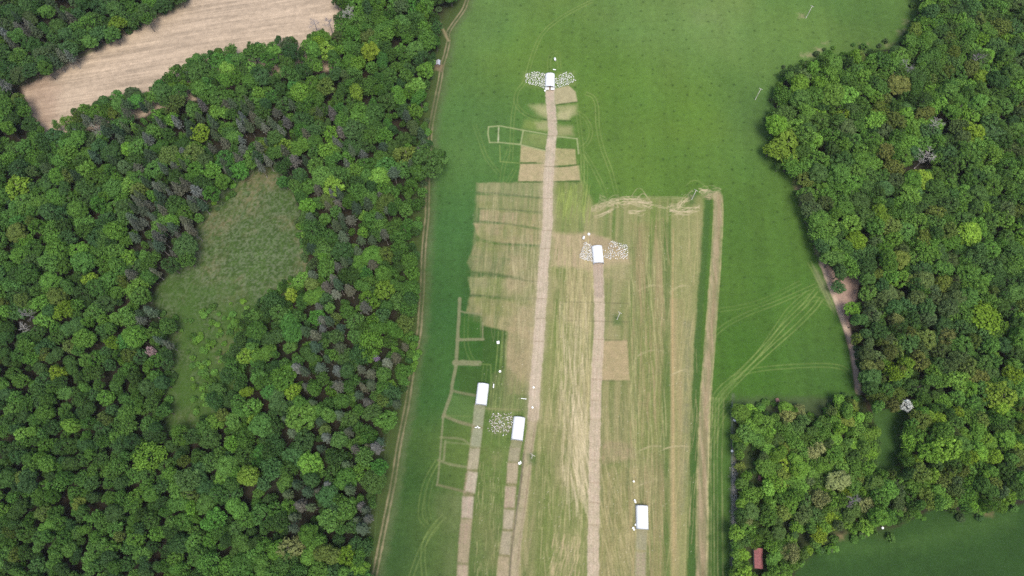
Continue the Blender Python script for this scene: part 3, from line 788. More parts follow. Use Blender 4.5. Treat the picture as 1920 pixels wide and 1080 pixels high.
def trunk_mesh(name, Ht, r0, seed, mat=BARK, top=.8, limbs=5, spread=2.0):
    q = random.Random(seed); b = MB()
    bend = (q.uniform(-.4, .4), q.uniform(-.4, .4))
    ax = [(bend[0] * t * t, bend[1] * t * t, Ht * top * t) for t in (0, .15, .4, .7, 1)]
    b.tube([(x, y, z - .3) if i == 0 else (x, y, z) for i, (x, y, z) in enumerate(ax)], [r0 * 1.4, r0, r0 * .8, r0 * .55, r0 * .25], 8)
    for i in range(limbs):
        t = q.uniform(.42, .8); a = q.uniform(0, 6.28); z = Ht * top * t
        p0 = np.array([bend[0] * t * t, bend[1] * t * t, z]); L = spread * q.uniform(.6, 1.1)
        b.tube([p0, p0 + np.array([math.cos(a) * L * .5, math.sin(a) * L * .5, L * .45]), p0 + np.array([math.cos(a) * L, math.sin(a) * L, L * .75])], [r0 * .4, r0 * .28, r0 * .1], 5)
    return b.mesh(name, mat, True)

def make_conifer(seed, Rr=2.4, Ht=15.5, z0=.38, layers=15, thick=1.0):
    r = np.random.default_rng(seed)
    P_, N_ = [], []
    for k in range(layers):
        t = k / (layers - 1)
        z = Ht * (z0 + (1 - z0) * t)
        rr = Rr * (1 - t ** 1.5) ** .8 * r.uniform(.8, 1.1) + .15
        if t < .2: rr *= .65 + 1.7 * t
        nb = int(6 + 4 * (1 - t)); a0 = r.uniform(0, 6.28)
        for i in range(nb):
            a = a0 + i * 2 * math.pi / nb + r.uniform(-.25, .25); L = rr * r.uniform(.7, 1.12)
            m = max(3, int(10 * L / Rr * thick) + 2)
            s = r.uniform(.12, 1, m) ** .8
            x = np.cos(a) * L * s + r.normal(0, .14, m); y = np.sin(a) * L * s + r.normal(0, .14, m)
            zz = z - L * .32 * s ** 1.4 + r.normal(0, .10, m)
            P_.append(np.stack([x, y, zz], 1))
            N_.append(np.stack([np.cos(a) * .5 + r.normal(0, .35, m), np.sin(a) * .5 + r.normal(0, .35, m), np.ones(m)], 1))
    P_ = np.concatenate(P_); N_ = np.concatenate(N_)
    v, f = cards(P_, N_, .26, r, .55)
    return v, f, np.repeat(np.clip(r.normal(1, .2, len(P_)), .5, 1.6), 4)
def conifer_mesh(name, *a, **k):
    V, Fq, A = make_conifer(*a, **k)
    return mesh_np(name, V, Fq, LEAF, {"leafvar": ('FLOAT', A)})

def bare_branches(seed, Ht, r0, n_main=9, spread=3.2):
    q = random.Random(seed); b = MB()
    def grow(p, d, L, r, lv):
        d = d / np.linalg.norm(d)
        mid = p + d * L * .5 + np.array([q.gauss(0, .06), q.gauss(0, .06), q.gauss(0, .04)]) * L
        e = p + d * L + np.array([q.gauss(0, .1), q.gauss(0, .1), .06]) * L
        b.tube([p, mid, e], [r, r * .75, r * .45], 4 if lv else 5, False)
        if lv < 3:
            for _ in range(4 if lv < 2 else 3):
                nd = d + np.array([q.gauss(0, .6), q.gauss(0, .6), q.gauss(.1, .45)])
                grow(p + (e - p) * q.uniform(.4, 1), nd, L * q.uniform(.45, .68), max(r * .5, .022), lv + 1)
    for i in range(n_main):
        a = 2 * math.pi * i / n_main + q.uniform(-.4, .4); z = Ht * q.uniform(.5, .9)
        grow(np.array([0, 0, z]), np.array([math.cos(a), math.sin(a), q.uniform(.3, .9)]), spread * q.uniform(.5, .9) * (1.25 - z / Ht * .5), r0 * .42, 0)
    return b

CROWNS = [crown_mesh("crown", 100 + i, Ht=12.5, low=-.7, flat=[1.05, 1.2, .95, 1.1, 1.3, 1.0, 1.15, 1.05, 1.4, .95][i], clumps=[44, 52, 40, 58, 48, 34, 66, 42, 50, 56][i],
                     per=[64, 58, 70, 52, 60, 78, 48, 66, 58, 54][i], clump=[(.24, .40), (.2, .36), (.26, .44), (.18, .34), (.22, .38), (.28, .46), (.17, .3), (.22, .44), (.2, .36), (.18, .38)][i],
                     lob=[.18, .3, .1, .25, .35, .2, .12, .4, .2, .45][i], heads=[1, 3, 2, 4, 3, 1, 5, 2, 3, 4][i]) for i in range(10)]
CROWNS += [crown_mesh("crown", 150 + i, Ht=12.5, low=-.7, flat=[1.1, 1.35, .95, 1.5][i], clumps=[26, 30, 36, 40][i], per=[40, 44, 36, 50][i], clump=[(.34, .5), (.28, .44), (.3, .46), (.2, .34)][i], leaf=[.24, .22, .28, .24][i],
                      lob=.4, heads=[2, 1, 4, 2][i], fuzz=[.35, .3, .4, .2][i]) for i in range(4)]
TRUNKS = [trunk_mesh("trunk", 12.5, .26, 40 + i) for i in range(3)]
CONES = [conifer_mesh("crown", 200 + i, Rr=[2.3, 2.6, 2.0, 2.5, 2.2][i], z0=[.5, .58, .45, .62, .4][i], layers=[13, 11, 14, 10, 15][i], thick=[1.0, .8, 1.1, .7, 1.1][i]) for i in range(5)]
CONE_TRUNK = trunk_mesh("trunk", 15.5, .15, 61, plain("grey_bark", (.22, .20, .18), .9, .25, 3), .97, 0)
SHRUBS = [crown_mesh("foliage", 300 + i, Rr=1.6, Ht=[2.4, 3.0, 2.2][i], flat=[.8, .95, .7][i], clumps=16, per=48, leaf=.24, low=-.5) for i in range(3)]
SHRUB_STEM = trunk_mesh("stem", 2.2, .07, 71, BARK, .7, 4, .7)

# colours by kind of foliage (linear reflectance)
HUES = {
    "dark green": (0.073, 0.140, 0.042), "deep blue-green": (0.070, 0.144, 0.049), "mid-green": (0.091, 0.186, 0.044), "grass-green": (0.110, 0.226, 0.047),
    "bright green": (0.140, 0.277, 0.049), "yellow-green": (0.190, 0.307, 0.044), "yellow": (0.244, 0.337, 0.042), "olive": (0.126, 0.182, 0.047), "brownish olive": (0.140, 0.168, 0.054),
    "pale sage": (0.199, 0.240, 0.104), "grey-green": (0.094, 0.146, 0.059), "fresh emerald": (0.084, 0.210, 0.047)}
GREYS = {"grey-brown": (.116, .126, .088), "silver-grey": (.142, .160, .128), "smoky green": (.088, .122, .070), "dark spruce-green": (.056, .092, .050), "mauve-grey": (.126, .128, .106)}

# places kept open: u, v, half width, half height in survey picture points
OPEN = [(1423, 1049, 16, 27), (1458, 750, 10, 8), (1424, 899, 13, 12), (1377, 788, 7, 7), (1372, 846, 6, 8), (1481, 985, 8, 8), (1654, 990, 6, 6), (1673, 800, 13, 36), (1664, 850, 10, 26), (1568, 535, 22, 20),
        (1602, 542, 4, 14), (1376, 925, 8, 64), (1409, 862, 12, 24), (1520, 752, 60, 7), (1420, 752, 40, 7), (1440, 768, 24, 10), (1540, 772, 22, 8), (1510, 1010, 16, 14), (1590, 1000, 22, 10), (1700, 985, 14, 8), (1740, 300, 14, 10), (1725, 312, 12, 10), (1706, 757, 9, 8), (276, 654, 7, 7), (703, 667, 6, 6), (51, 602, 8, 16), (821, 120, 9, 12)]
def open_ground(u, v, rp):
    return any(((u - a) / (w + rp * .8)) ** 2 + ((v - b_) / (h_ + rp * .8)) ** 2 < 1 for a, b_, w, h_ in OPEN)

# wood outlines as the crowns show them
WEST = [(-140, 150), (-100, -120), (-60, -130), (350, -130), (350, 0), (320, 12), (245, 50), (195, 78), (85, 134), (40, 156), (46, 180), (86, 242), (96, 225), (143, 193), (175, 183), (217, 163), (280, 157), (307, 133),
        (360, 100), (400, 87), (483, 73), (567, 60), (622, 48), (628, -130), (868, -130), (862, 5), (826, 12), (828, 48), (820, 110), (800, 190), (806, 255), (836, 275), (834, 325), (801, 335), (794, 410), (787, 490),
        (785, 570), (779, 645), (768, 725), (750, 770), (726, 860), (722, 910), (702, 970), (697, 1030), (698, 1180), (-140, 1180)]
EAST = [(1729, -130), (1727, 0), (1713, 43), (1682, 82), (1650, 92), (1560, 90), (1520, 106), (1487, 118), (1467, 134), (1450, 174), (1440, 204), (1435, 242), (1437, 284), (1460, 308), (1490, 330), (1500, 350),
        (1502, 382), (1512, 420), (1532, 470), (1548, 494), (1572, 520), (1600, 516), (1612, 522), (1608, 566), (1588, 580), (1590, 606), (1606, 640), (1610, 690), (1616, 735), (1624, 800), (1650, 775), (1650, 870),
        (1678, 872), (1692, 800), (1694, 765), (1720, 765), (1760, 900), (1920, 900), (2080, 880), (2080, -130)]
SOUTH = [(1374, 752), (1400, 742), (1612, 742), (1626, 790), (1652, 800), (1650, 875), (1680, 880), (1700, 800), (1720, 765), (2080, 760), (2080, 895), (1920, 940), (1880, 958), (1845, 960), (1800, 965), (1745, 955), (1707, 980),
         (1670, 985), (1665, 1010), (1638, 1010), (1600, 990), (1560, 1005), (1533, 1028), (1513, 1053), (1487, 1075), (1475, 1180), (1372, 1180), (1370, 1000), (1378, 870), (1372, 800)]
zt = 9.0
PW, PE, PS_ = W(WEST, zt), W(EAST, zt), W(SOUTH, zt)
PCL = W([(283, 560), (300, 530), (350, 493), (363, 457), (370, 417), (390, 385), (417, 350), (473, 318), (507, 320), (520, 345), (547, 370), (563, 427), (573, 470), (563, 500), (530, 522), (470, 556),
         (448, 595), (424, 648), (396, 706), (378, 748), (360, 792), (318, 792), (312, 690), (330, 620), (315, 590)], zt)
def sdp(x, y, p): return float(sd_poly(np.array([[x]]), np.array([[y]]), p)[0, 0])
def inbox(u, v, b): return b[0] < u < b[2] and b[1] < v < b[3]
tr = random.Random(77)
def pick(d):
    t = tr.random() * sum(d.values())
    for k, w in d.items():
        t -= w
        if t <= 0: return k
    return k
conf_zones = [((300, 190, 560, 330), .34), ((240, 330, 400, 560), .45), ((570, 330, 730, 640), .30), ((520, 640, 690, 1000), .24), ((260, 540, 400, 660), .32), ((140, 180, 300, 330), .14), ((560, 200, 800, 330), .16),
              ((620, 640, 760, 860), .25), ((0, 0, 140, 200), .18)]
def zone(u, v):
    """(tree kind, crown radius range, hue weights) at a place of the woods"""
    if u < 860:
        for b, p in conf_zones:
            if inbox(u, v, b) and tr.random() < p:
                return "conifer", (1.9, 3.2), {"grey-brown": 3, "silver-grey": 1.8, "smoky green": 3.5, "dark spruce-green": 2.5, "mauve-grey": 1.2}
        if v < 160 and u < 420 and v < 170 - .33 * u:
            return "broad", (3.0, 4.8), {"dark green": 5, "deep blue-green": 3, "mid-green": 3, "grey-green": 2, "grass-green": 1}
        if v > 640 and u < 330:
            return "broad", (2.2, 3.6), {"dark green": 2.5, "mid-green": 6, "grass-green": 3, "deep blue-green": 2, "olive": .6, "bright green": .5}
        if v > 560:
            return "broad", (2.4, 4.5), {"dark green": 3, "mid-green": 6, "grass-green": 5, "bright green": 2, "yellow-green": .3, "deep blue-green": 2, "olive": .8, "fresh emerald": 1}
        return "broad", (2.5, 4.9), {"dark green": 3, "mid-green": 6, "grass-green": 5, "bright green": 2, "yellow-green": .4, "deep blue-green": 2, "olive": 1, "fresh emerald": 1.2, "grey-green": .7}
    if inbox(u, v, (1600, 620, 1705, 765)) and tr.random() < .75:
        return "broad", (2.0, 3.6), {"brownish olive": 4, "olive": 4, "yellow-green": 1.5, "grass-green": 2, "mid-green": 2}
    if u > 1640 and v > 740:
        return "broad", (2.0, 3.9), {"mid-green": 4, "grass-green": 5, "bright green": 3, "olive": 2.5, "yellow-green": .8, "dark green": 1.5, "grey-green": .8}
    if inbox(u, v, (1600, 520, 1800, 720)):
        return "broad", (2.6, 4.2), {"grey-green": 6, "deep blue-green": 4, "olive": 1.2, "grass-green": 1, "brownish olive": .7, "mid-green": 1.5}
    if u < 1640 and v > 735:
        return "broad", (1.8, 3.6), {"mid-green": 4, "grass-green": 6, "bright green": 4, "pale sage": .6, "yellow-green": .6, "grey-green": 1, "dark green": 2.5, "olive": 1}
    return "broad", (2.7, 5.2), {"dark green": 3.6, "mid-green": 6, "grass-green": 5, "bright green": 1.6, "yellow-green": .3, "deep blue-green": 1.6, "olive": 1.2, "brownish olive": .18, "grey-green": .6}

trees = []          # dicts: kind, x, y, r, h, hue, special label
# trees that stand out in the photograph: u, v of the crown, crown radius in picture points, height, hue, label
SPECIAL = [
    (806, 298, 31, 19, "mid-green", "broad rounded oak bulging over the dirt track at the west wood's edge"),
    (762, 286, 26, 18, "olive", "olive-green oak just behind the rounded oak that bulges over the track"),
    (541, 547, 14, 13, "yellow", "vivid yellow round tree at the clearing's lower east edge"),
    (100, 695, 16, 14, "yellow", "lone yellow tree among dark crowns deep in the west wood"),
    (117, 583, 18, 15, "yellow-green", "tall pale yellow-green tree above a lone yellow one in the west wood"),
    (203, 638, 12, 14, "yellow-green", "small yellowish tree between two larger dark crowns in the west wood"),
    (222, 44, 15, 12, "yellow-green", "bright lime tree on the upper edge of the stubble field"),
    (692, 90, 20, 16, "yellow", "yellow-tinged tree in the wood between stubble field and grey hut"),
    (612, 90, 18, 16, "yellow-green", "light lime tree just below the stubble field's east end"),
    (30, 348, 26, 15, "yellow-green", "broad yellowish tree at the west border below the stubble field"),
    (372, 243, 17, 15, "yellow-green", "lime tree between grey conifers above the clearing"),
    (465, 890, 21, 15, "yellow-green", "round lime-topped tree in the lower west wood with dark gap beside"),
    (270, 862, 26, 15, "bright green", "wide bright tree in the middle of the lower west wood"),
    (336, 806, 15, 12, "grass-green", "isolated round tree at the lower tip of the grass gap"),
    (566, 780, 30, 16, "bright green", "large bright tree in the wood level with the lower shelters"),
    (575, 870, 26, 16, "bright green", "big fresh tree below the large bright one near the lower shelters"),
    (540, 1025, 27, 15, "pale sage", "pale sage-coloured wide tree near the bottom of the west wood"),
    (548, 612, 26, 15, "fresh emerald", "wide fresh emerald tree below the vivid yellow round tree"),
    (700, 640, 24, 15, "bright green", "bright full tree on the wood's edge west of the dirt track"),
    (690, 560, 22, 15, "bright green", "bright tree one row in from the dirt track, level with the ladder lines"),
    (1474, 272, 32, 16, "yellow-green", "large lime-green tree at the rounded tip of the east wood"),
    (1497, 160, 20, 15, "bright green", "light green tree at the upper shoulder of the east wood's tip"),
    (1560, 175, 22, 16, "bright green", "bright domed tree inside the east wood's rounded tip"),
    (1830, 240, 22, 16, "yellow-green", "bright lime tree along the upper east border"),
    (1843, 590, 27, 15, "yellow-green", "wide olive-yellow tree standing above dark willows in the east wood"),
    (1655, 400, 18, 15, "yellow-green", "yellow-olive tree in the east wood above the pink earth patch"),
    (1573, 537, 13, 7, "deep blue-green", "small round dark tree ringed by pink bare earth"),
    (1598, 582, 15, 9, "bright green", "bright small tree just below the pink bare earth"),
    (1614, 596, 10, 8, "yellow-green", "little lime tree hugging the bright one below the pink earth"),
    (1780, 840, 30, 17, "bright green", "big bright tree east of the grass lane"),
    (1640, 1035, 0, 0, "", ""),
    (1575, 750, 12, 8, "bright green", "round young tree on the open upper edge of the south-east wood"),
    (1500, 770, 12, 7, "pale sage", "pale round young tree near the upper edge of the south-east wood"),
    (1575, 905, 22, 13, "pale sage", "frosty grey-green tree in the middle of the south-east wood"),
    (1690, 950, 11, 8, "pale sage", "silvery-topped tree on the pasture edge"),
    (1880, 740, 28, 17, "yellow-green", "large lime tree at the east border below the willows"),
]
def add(kind, u, v, r, h, hue, label=None, z=None):
    zc = h - r * .75 if kind != "conifer" else h * .75
    x, y = at(u, v, zc)
    trees.append(dict(kind=kind, x=x, y=y, r=r, h=h, hue=hue, label=label))
for u, v, rp, h, hue, lab in SPECIAL:
    if not rp: continue
    x, y = at(u, v, h * .8); depth = (H - h * .8) * ct + y * sn
    add("broad", u, v, rp * depth / F, h, hue, lab)
for p in (PW, PE, PS_):
    lo, hi = p.min(0), p.max(0)
    n0 = len(trees)
    cand = []
    for _ in range(9000):
        x, y = tr.uniform(lo[0], hi[0]), tr.uniform(lo[1], hi[1])
        u, v = pix(x, y, zt)
        if not (-75 < u < 1995 and -75 < v < 1150): continue
        kind, rr, hues = zone(u, v)
        t = tr.random()
        cand.append((rr[0] + (rr[1] - rr[0]) * t ** 1.3, x, y, u, v, kind, hues))
    cand.sort(key=lambda c: -(c[0] + (1.6 if c[5] == 'conifer' else 0)) * tr.uniform(.75, 1.25))
    sdv = sd_poly(np.array([[c[1] for c in cand]]), np.array([[c[2] for c in cand]]), p)[0]
    sdc = sd_poly(np.array([[c[1] for c in cand]]), np.array([[c[2] for c in cand]]), PCL)[0]
    for c, s1, s2 in zip(cand, sdv, sdc):
        r, x, y, u, v, kind, hues = c
        if s1 < r * .9 or s2 > -r * .8 or open_ground(u, v, r * 4): continue
        T = np.array([(t["x"], t["y"], t["r"], t["kind"] == "conifer") for t in trees]) if trees else np.zeros((0, 4))
        k = .57 if u > 1300 else .60
        if kind == "conifer": k = .58
        h = tr.gauss(12.8, 1.7) if kind == "broad" else tr.gauss(15.5, 1.6)
        if u > 1300 and v > 740 and u < 1650: h = tr.gauss(9.5, 2.0)
        if u < 330 and v > 640: h = tr.gauss(12, 1.3)
        h = max(h, r * 1.9 + 1.0) if kind == "broad" else max(h, 11)
        # keep the crown where the outline puts it: base shifted for the real crown height
        zc = h - r * .75 if kind == "broad" else h * .75
        x2, y2 = at(u, v, zc)
        if len(T) and (np.hypot(T[:, 0] - x2, T[:, 1] - y2) < k * (T[:, 2] + r)).any(): continue
        trees.append(dict(kind=kind, x=x2, y=y2, r=r, h=h, hue=pick(hues), label=None))
    # undergrowth of smaller trees in the gaps
    cand = [(tr.uniform(lo[0], hi[0]), tr.uniform(lo[1], hi[1])) for _ in range(9000)]
    sdv = sd_poly(np.array([[c[0] for c in cand]]), np.array([[c[1] for c in cand]]), p)[0]
    sdc = sd_poly(np.array([[c[0] for c in cand]]), np.array([[c[1] for c in cand]]), PCL)[0]
    for (x, y), s1, s2 in zip(cand, sdv, sdc):
        r = tr.uniform(1.5, 2.5)
        if s1 < r * .6 or s2 > -r * .6: continue
        u, v = pix(x, y, zt)
        if not (-75 < u < 1995 and -75 < v < 1150) or open_ground(u, v, r * 4): continue
        h = tr.uniform(5.5, 9.5)
        x2, y2 = at(u, v, h - r * .75)
        T = np.array([(t["x"], t["y"], t["r"]) for t in trees])
        if (np.hypot(T[:, 0] - x2, T[:, 1] - y2) < .62 * (T[:, 2] + r)).any(): continue
        trees.append(dict(kind="broad", x=x2, y=y2, r=r, h=h, hue=pick({"dark green": 4, "mid-green": 4, "grass-green": 2, "deep blue-green": 2, "bright green": .6}), label=None))
    print("trees", len(trees) - n0)

for t in trees:
    zc = t["h"] - t["r"] * .7
    t["u"], t["v"] = pix(t["x"], t["y"], zc)
    depth = (H - zc) * ct + t["y"] * sn
    t["rp"] = t["r"] * F / depth
    t["seen"] = -t["rp"] * .3 < t["u"] < 1920 + t["rp"] * .3 and -t["rp"] * .3 < t["v"] < 1080 + t["rp"] * .3

LANDMARKS = [
    ("the stubble field's pointed west end", 60, 200), ("the stubble field's lower edge", 300, 150), ("the stubble field's east end", 600, 70), ("the stubble field's upper edge", 190, 60),
    ("the clearing's upper tip", 490, 300), ("the clearing's west edge", 330, 450), ("the clearing's east edge", 590, 430), ("the clearing's lower end", 440, 610), ("the narrow grass gap", 340, 740),
    ("the grey hut", 800, 118), ("the track below the bulging oak", 780, 380), ("the track beside the ladder lines", 770, 620), ("the track beside the lower shelters", 730, 820), ("the track's lowest stretch", 690, 1010),
    ("the photo's lower west corner", 70, 1020), ("the photo's bottom edge mid-wood", 380, 1040), ("the west border at half height", 30, 540), ("the lone yellow tree", 100, 695), ("the photo's upper west corner", 30, 30),
    ("the pale sage tree", 540, 1025), ("the lime-topped round tree", 465, 890), ("the west border's lower third", 40, 830), ("the wood's middle west", 200, 480),
    ("the east wood's rounded tip", 1460, 250), ("the notch above the east wood", 1600, 110), ("the photo's upper east corner", 1860, 40), ("the pink earth patch", 1590, 510), ("the silver snag", 1740, 295),
    ("the east border at half height", 1890, 470), ("the white blossom tree", 1705, 757), ("the grass lane", 1670, 830), ("the red-roofed building", 1423, 1047), ("the wood's fenced west corner", 1390, 780),
    ("the pasture's upper edge", 1690, 960), ("the pasture's east end", 1880, 930), ("the willows", 1720, 620), ("the olive-yellow tree", 1843, 590), ("the upper east border", 1890, 250), ("the frosty grey-green tree", 1575, 905), ("the dry hedge", 1400, 920)]
def place(u, v):
    nm, a, b_ = min(LANDMARKS, key=lambda L: (L[1] - u) ** 2 + (L[2] - v) ** 2)
    du, dv = u - a, v - b_
    d = math.hypot(du, dv)
    if d < 34: return "close by " + nm
    ang = math.degrees(math.atan2(-dv, du)) % 360
    return ("east of", "upper-east of", "above", "upper-west of", "west of", "lower-west of", "below", "lower-east of")[int((ang + 22.5) // 45) % 8] + " " + nm
ORD = ["first", "second", "third", "fourth", "fifth", "sixth", "seventh", "eighth", "ninth", "tenth", "eleventh", "twelfth"]
NUM = ["", "", "two", "three", "four", "five", "six", "seven", "eight", "nine", "ten", "eleven", "twelve"]
def settle(items, noun, size_of):
    """give every unlabelled item a label of its own: look, place, then its turn counted from the top"""
    by = {}
    for t in items:
        if t["label"]: continue
        t["lab"] = "%s %s %s %s" % (size_of(t), t["hue"], noun, place(t["u"], t["v"]))
        by.setdefault(t["lab"], []).append(t)
    for lab, L in by.items():
        L.sort(key=lambda t: t["v"])
        if len(L) == 1: L[0]["label"] = lab
        elif len(L) == 2:
            L[0]["label"], L[1]["label"] = lab + ", upper of two", lab + ", lower of two"
        else:
            for i, t in enumerate(L): t["label"] = lab + ", %s of %s" % (ORD[min(i, 11)], NUM[min(len(L), 12)])

seen_b = [t for t in trees if t["kind"] == "broad" and t["seen"]]
seen_b.sort(key=lambda t: (-(t["label"] is not None), -t["rp"]))
single = seen_b[:300]
ids = {id(t) for t in single}
mass = [t for t in trees if t["kind"] == "broad" and id(t) not in ids]
cones = [t for t in trees if t["kind"] == "conifer"]
print("broad singles", len(single), "massed", len(mass), "conifers", len(cones))
settle(single, "broadleaf tree", lambda t: "wide" if t["rp"] > 22 else "medium" if t["rp"] > 18 else "small")
settle([t for t in cones if t["seen"]], "conifer", lambda t: "tall")
cones = [t for t in cones if t["seen"]]
def jitter(c, q, k=.24):
    f = 1 + q.uniform(-k, k)
    return (c[0] * f * (1 + q.uniform(-.07, .07)), c[1] * f, c[2] * f * (1 + q.uniform(-.15, .15)), 1)
q = random.Random(9)
def side(t):
    k = (.92, .94, .90) if t['u'] < 860 else ((1.32, 1.22, 1.02) if t['u'] < 1650 and t['v'] > 740 else (1.12, 1.08, .95))      # the west wood is of a duller kind of tree
    return tuple(a * b_ for a, b_ in zip(HUES[t['hue']], k))
for t in single:
    o = empty("broadleaf_tree", (t["x"], t["y"], 0), q.uniform(0, 6.28), (t["r"] / 4, t["r"] / 4, t["h"] / 12.5))
    tag(o, t["label"], "tree", "broadleaf trees of the " + ("west wood" if t["u"] < 900 else "east woods"))
    obj("trunk", TRUNKS[q.randrange(3)], o)
    c = obj("crown", CROWNS[q.randrange(len(CROWNS))], o)
    c.scale = (q.uniform(.9, 1.18), q.uniform(.9, 1.18), 1)
    c.color = jitter(side(t), q)
for t in cones:
    o = empty("conifer", (t["x"], t["y"], 0), q.uniform(0, 6.28), (t["r"] / 2.4, t["r"] / 2.4, t["h"] / 15.5))
    tag(o, t["label"], "tree", "grey and dark conifers of the west wood")
    obj("trunk", CONE_TRUNK, o)
    c = obj("crown", CONES[q.randrange(len(CONES))], o)
    c.color = jitter(GREYS[t["hue"]], q)

# the rest of the broadleaf wood: one object, the same crowns set on points
crown_src = [o for o in C.objects if o.name.startswith("crown") and o.data in CROWNS]
src = [next(o for o in crown_src if o.data == m_) for m_ in CROWNS]
trunk_src = next(o for o in C.objects if o.name.startswith("trunk") and o.data in TRUNKS)
me = bpy.data.meshes.new("woodland")
me.from_pydata([(t["x"], t["y"], 0) for t in mass], [], [])
def pat(nm, ty, field, data):
    a = me.attributes.new(nm, ty, 'POINT'); a.data.foreach_set(field, np.asarray(data, np.float32 if ty != 'INT' else np.int32).ravel())
pat("size", 'FLOAT_VECTOR', "vector", [(t["r"] / 4 * q.uniform(.9, 1.18), t["r"] / 4 * q.uniform(.9, 1.18), t["h"] / 12.5) for t in mass])
pat("turn", 'FLOAT', "value", [q.uniform(0, 6.28) for t in mass])
pat("kind_of", 'INT', "value", [q.randrange(len(CROWNS)) for t in mass])
pat("tint", 'FLOAT_COLOR', "color", [jitter(side(t), q) for t in mass])
wood = obj("woodland", me)
tag(wood, "mass of smaller broadleaf trees filling the woods between the larger crowns", "woodland", None, "stuff")
ng = bpy.data.node_groups.new("woodland", 'GeometryNodeTree')
ng.interface.new_socket("Geometry", in_out='INPUT', socket_type='NodeSocketGeometry')
ng.interface.new_socket("Geometry", in_out='OUTPUT', socket_type='NodeSocketGeometry')
N, Lk = ng.nodes.new, ng.links.new
gi, go = N('NodeGroupInput'), N('NodeGroupOutput')
def named(nm, ty):
    n = N('GeometryNodeInputNamedAttribute'); n.data_type = ty; n.inputs["Name"].default_value = nm
    return n.outputs["Attribute"]
comb = N('ShaderNodeCombineXYZ'); Lk(named("turn", 'FLOAT'), comb.inputs[2])
e2r = N('FunctionNodeEulerToRotation'); Lk(comb.outputs[0], e2r.inputs[0])
gate = N('GeometryNodeJoinGeometry')
for i in range(len(CROWNS)):
    oi = N('GeometryNodeObjectInfo'); oi.inputs["Object"].default_value = src[i]; oi.inputs["As Instance"].default_value = False
    oi.transform_space = 'ORIGINAL'
    sm = N('GeometryNodeSetMaterial'); sm.inputs["Material"].default_value = LEAF_I
    Lk(oi.outputs["Geometry"], sm.inputs["Geometry"])
    cmp_ = N('FunctionNodeCompare'); cmp_.data_type = 'INT'; cmp_.operation = 'EQUAL'
    ia = [s for s in cmp_.inputs if s.type == 'INT']
    Lk(named("kind_of", 'INT'), ia[0]); ia[1].default_value = i
    ip = N('GeometryNodeInstanceOnPoints')
    Lk(gi.outputs[0], ip.inputs["Points"]); Lk(sm.outputs[0], ip.inputs["Instance"]); Lk(cmp_.outputs[0], ip.inputs["Selection"])
    Lk(e2r.outputs[0], ip.inputs["Rotation"]); Lk(named("size", 'FLOAT_VECTOR'), ip.inputs["Scale"])
    Lk(ip.outputs[0], gate.inputs[0])
oi = N('GeometryNodeObjectInfo'); oi.inputs["Object"].default_value = trunk_src; oi.transform_space = 'ORIGINAL'
ip = N('GeometryNodeInstanceOnPoints')
Lk(gi.outputs[0], ip.inputs["Points"]); Lk(oi.outputs["Geometry"], ip.inputs["Instance"])
Lk(e2r.outputs[0], ip.inputs["Rotation"]); Lk(named("size", 'FLOAT_VECTOR'), ip.inputs["Scale"]); Lk(ip.outputs[0], gate.inputs[0])
Lk(gate.outputs[0], go.inputs[0])
md = wood.modifiers.new("woodland", 'NODES'); md.node_group = ng

# bare and flowering trees
def bare_tree(u, v, h, r, label, pale=True, seed=1, name="bare_tree"):
    x, y = at(u, v, h * .75)
    o = empty(name, (x, y, 0), seed * 1.3, (r / 3.2, r / 3.2, h / 14))
    tag(o, label, "bare tree", "leafless trees in the woods")
    mt = PALE_BARK if pale else bare_mat
    obj("trunk", trunk_mesh("trunk", 14, .2, seed, mt, .9, 0), o)
    bare_branches(seed, 14, .2).build("branches", mt, o)
bare_mat = plain("lichened_twigs", (.21, .19, .20), .9, .25, 3)
for i, a in enumerate([(1738, 292, 15, 4.2, "silver leafless snag with long pale trunk above a dark gap", True), (1516, 190, 13, 3.4, "grey leafless tree inside the east wood's rounded tip", False),
          (1697, 128, 15, 4.2, "grey leafless tree near the top of the east wood", False), (1750, 234, 14, 3.6, "pale leafless tree above the silver snag", True),
          (1830, 115, 14, 4.0, "dull grey leafless tree near the upper east border", False), (52, 590, 15, 3.0, "mauve-grey leafless tree near the west border", False),
          (50, 616, 14, 2.6, "pale leafless tree just under the mauve-grey one", True), (590, 45, 11, 4.0, "bare grey tree standing over the stubble field's east end", False),
          (617, 42, 11, 3.6, "bare brown-grey tree at the stubble field's far east corner", False), (655, 25, 16, 4.0, "whitish leafless tree above the wood beside the stubble field", True),
          (1600, 940, 12, 3.6, "pale-twigged bare tree beside the frosty grey-green one", False), (185, 243, 16, 2.6, "thin whitish dead tree below the stubble field", True)]):
    bare_tree(*a[:5], a[5], 500 + i)
def blossom(u, v, h, r, c, label):
    x, y = at(u, v, h - r * .7)
    o = empty("blossom_tree", (x, y, 0), 1.0, (r / 4, r / 4, h / 12.5)); tag(o, label, "tree")
    obj("trunk", TRUNKS[0], o); k = obj("crown", CROWNS[6], o); k.color = (*c, 1)
blossom(1706, 757, 12, 2.6, (.72, .73, .68), "white blossoming tree at the head of the grass lane")
blossom(276, 654, 13, 2.0, (.42, .30, .30), "small pink-brown tree in the wood below the clearing's west side")
blossom(703, 667, 11, 1.5, (.34, .26, .42), "small lilac flowering tree one row west of the dirt track")

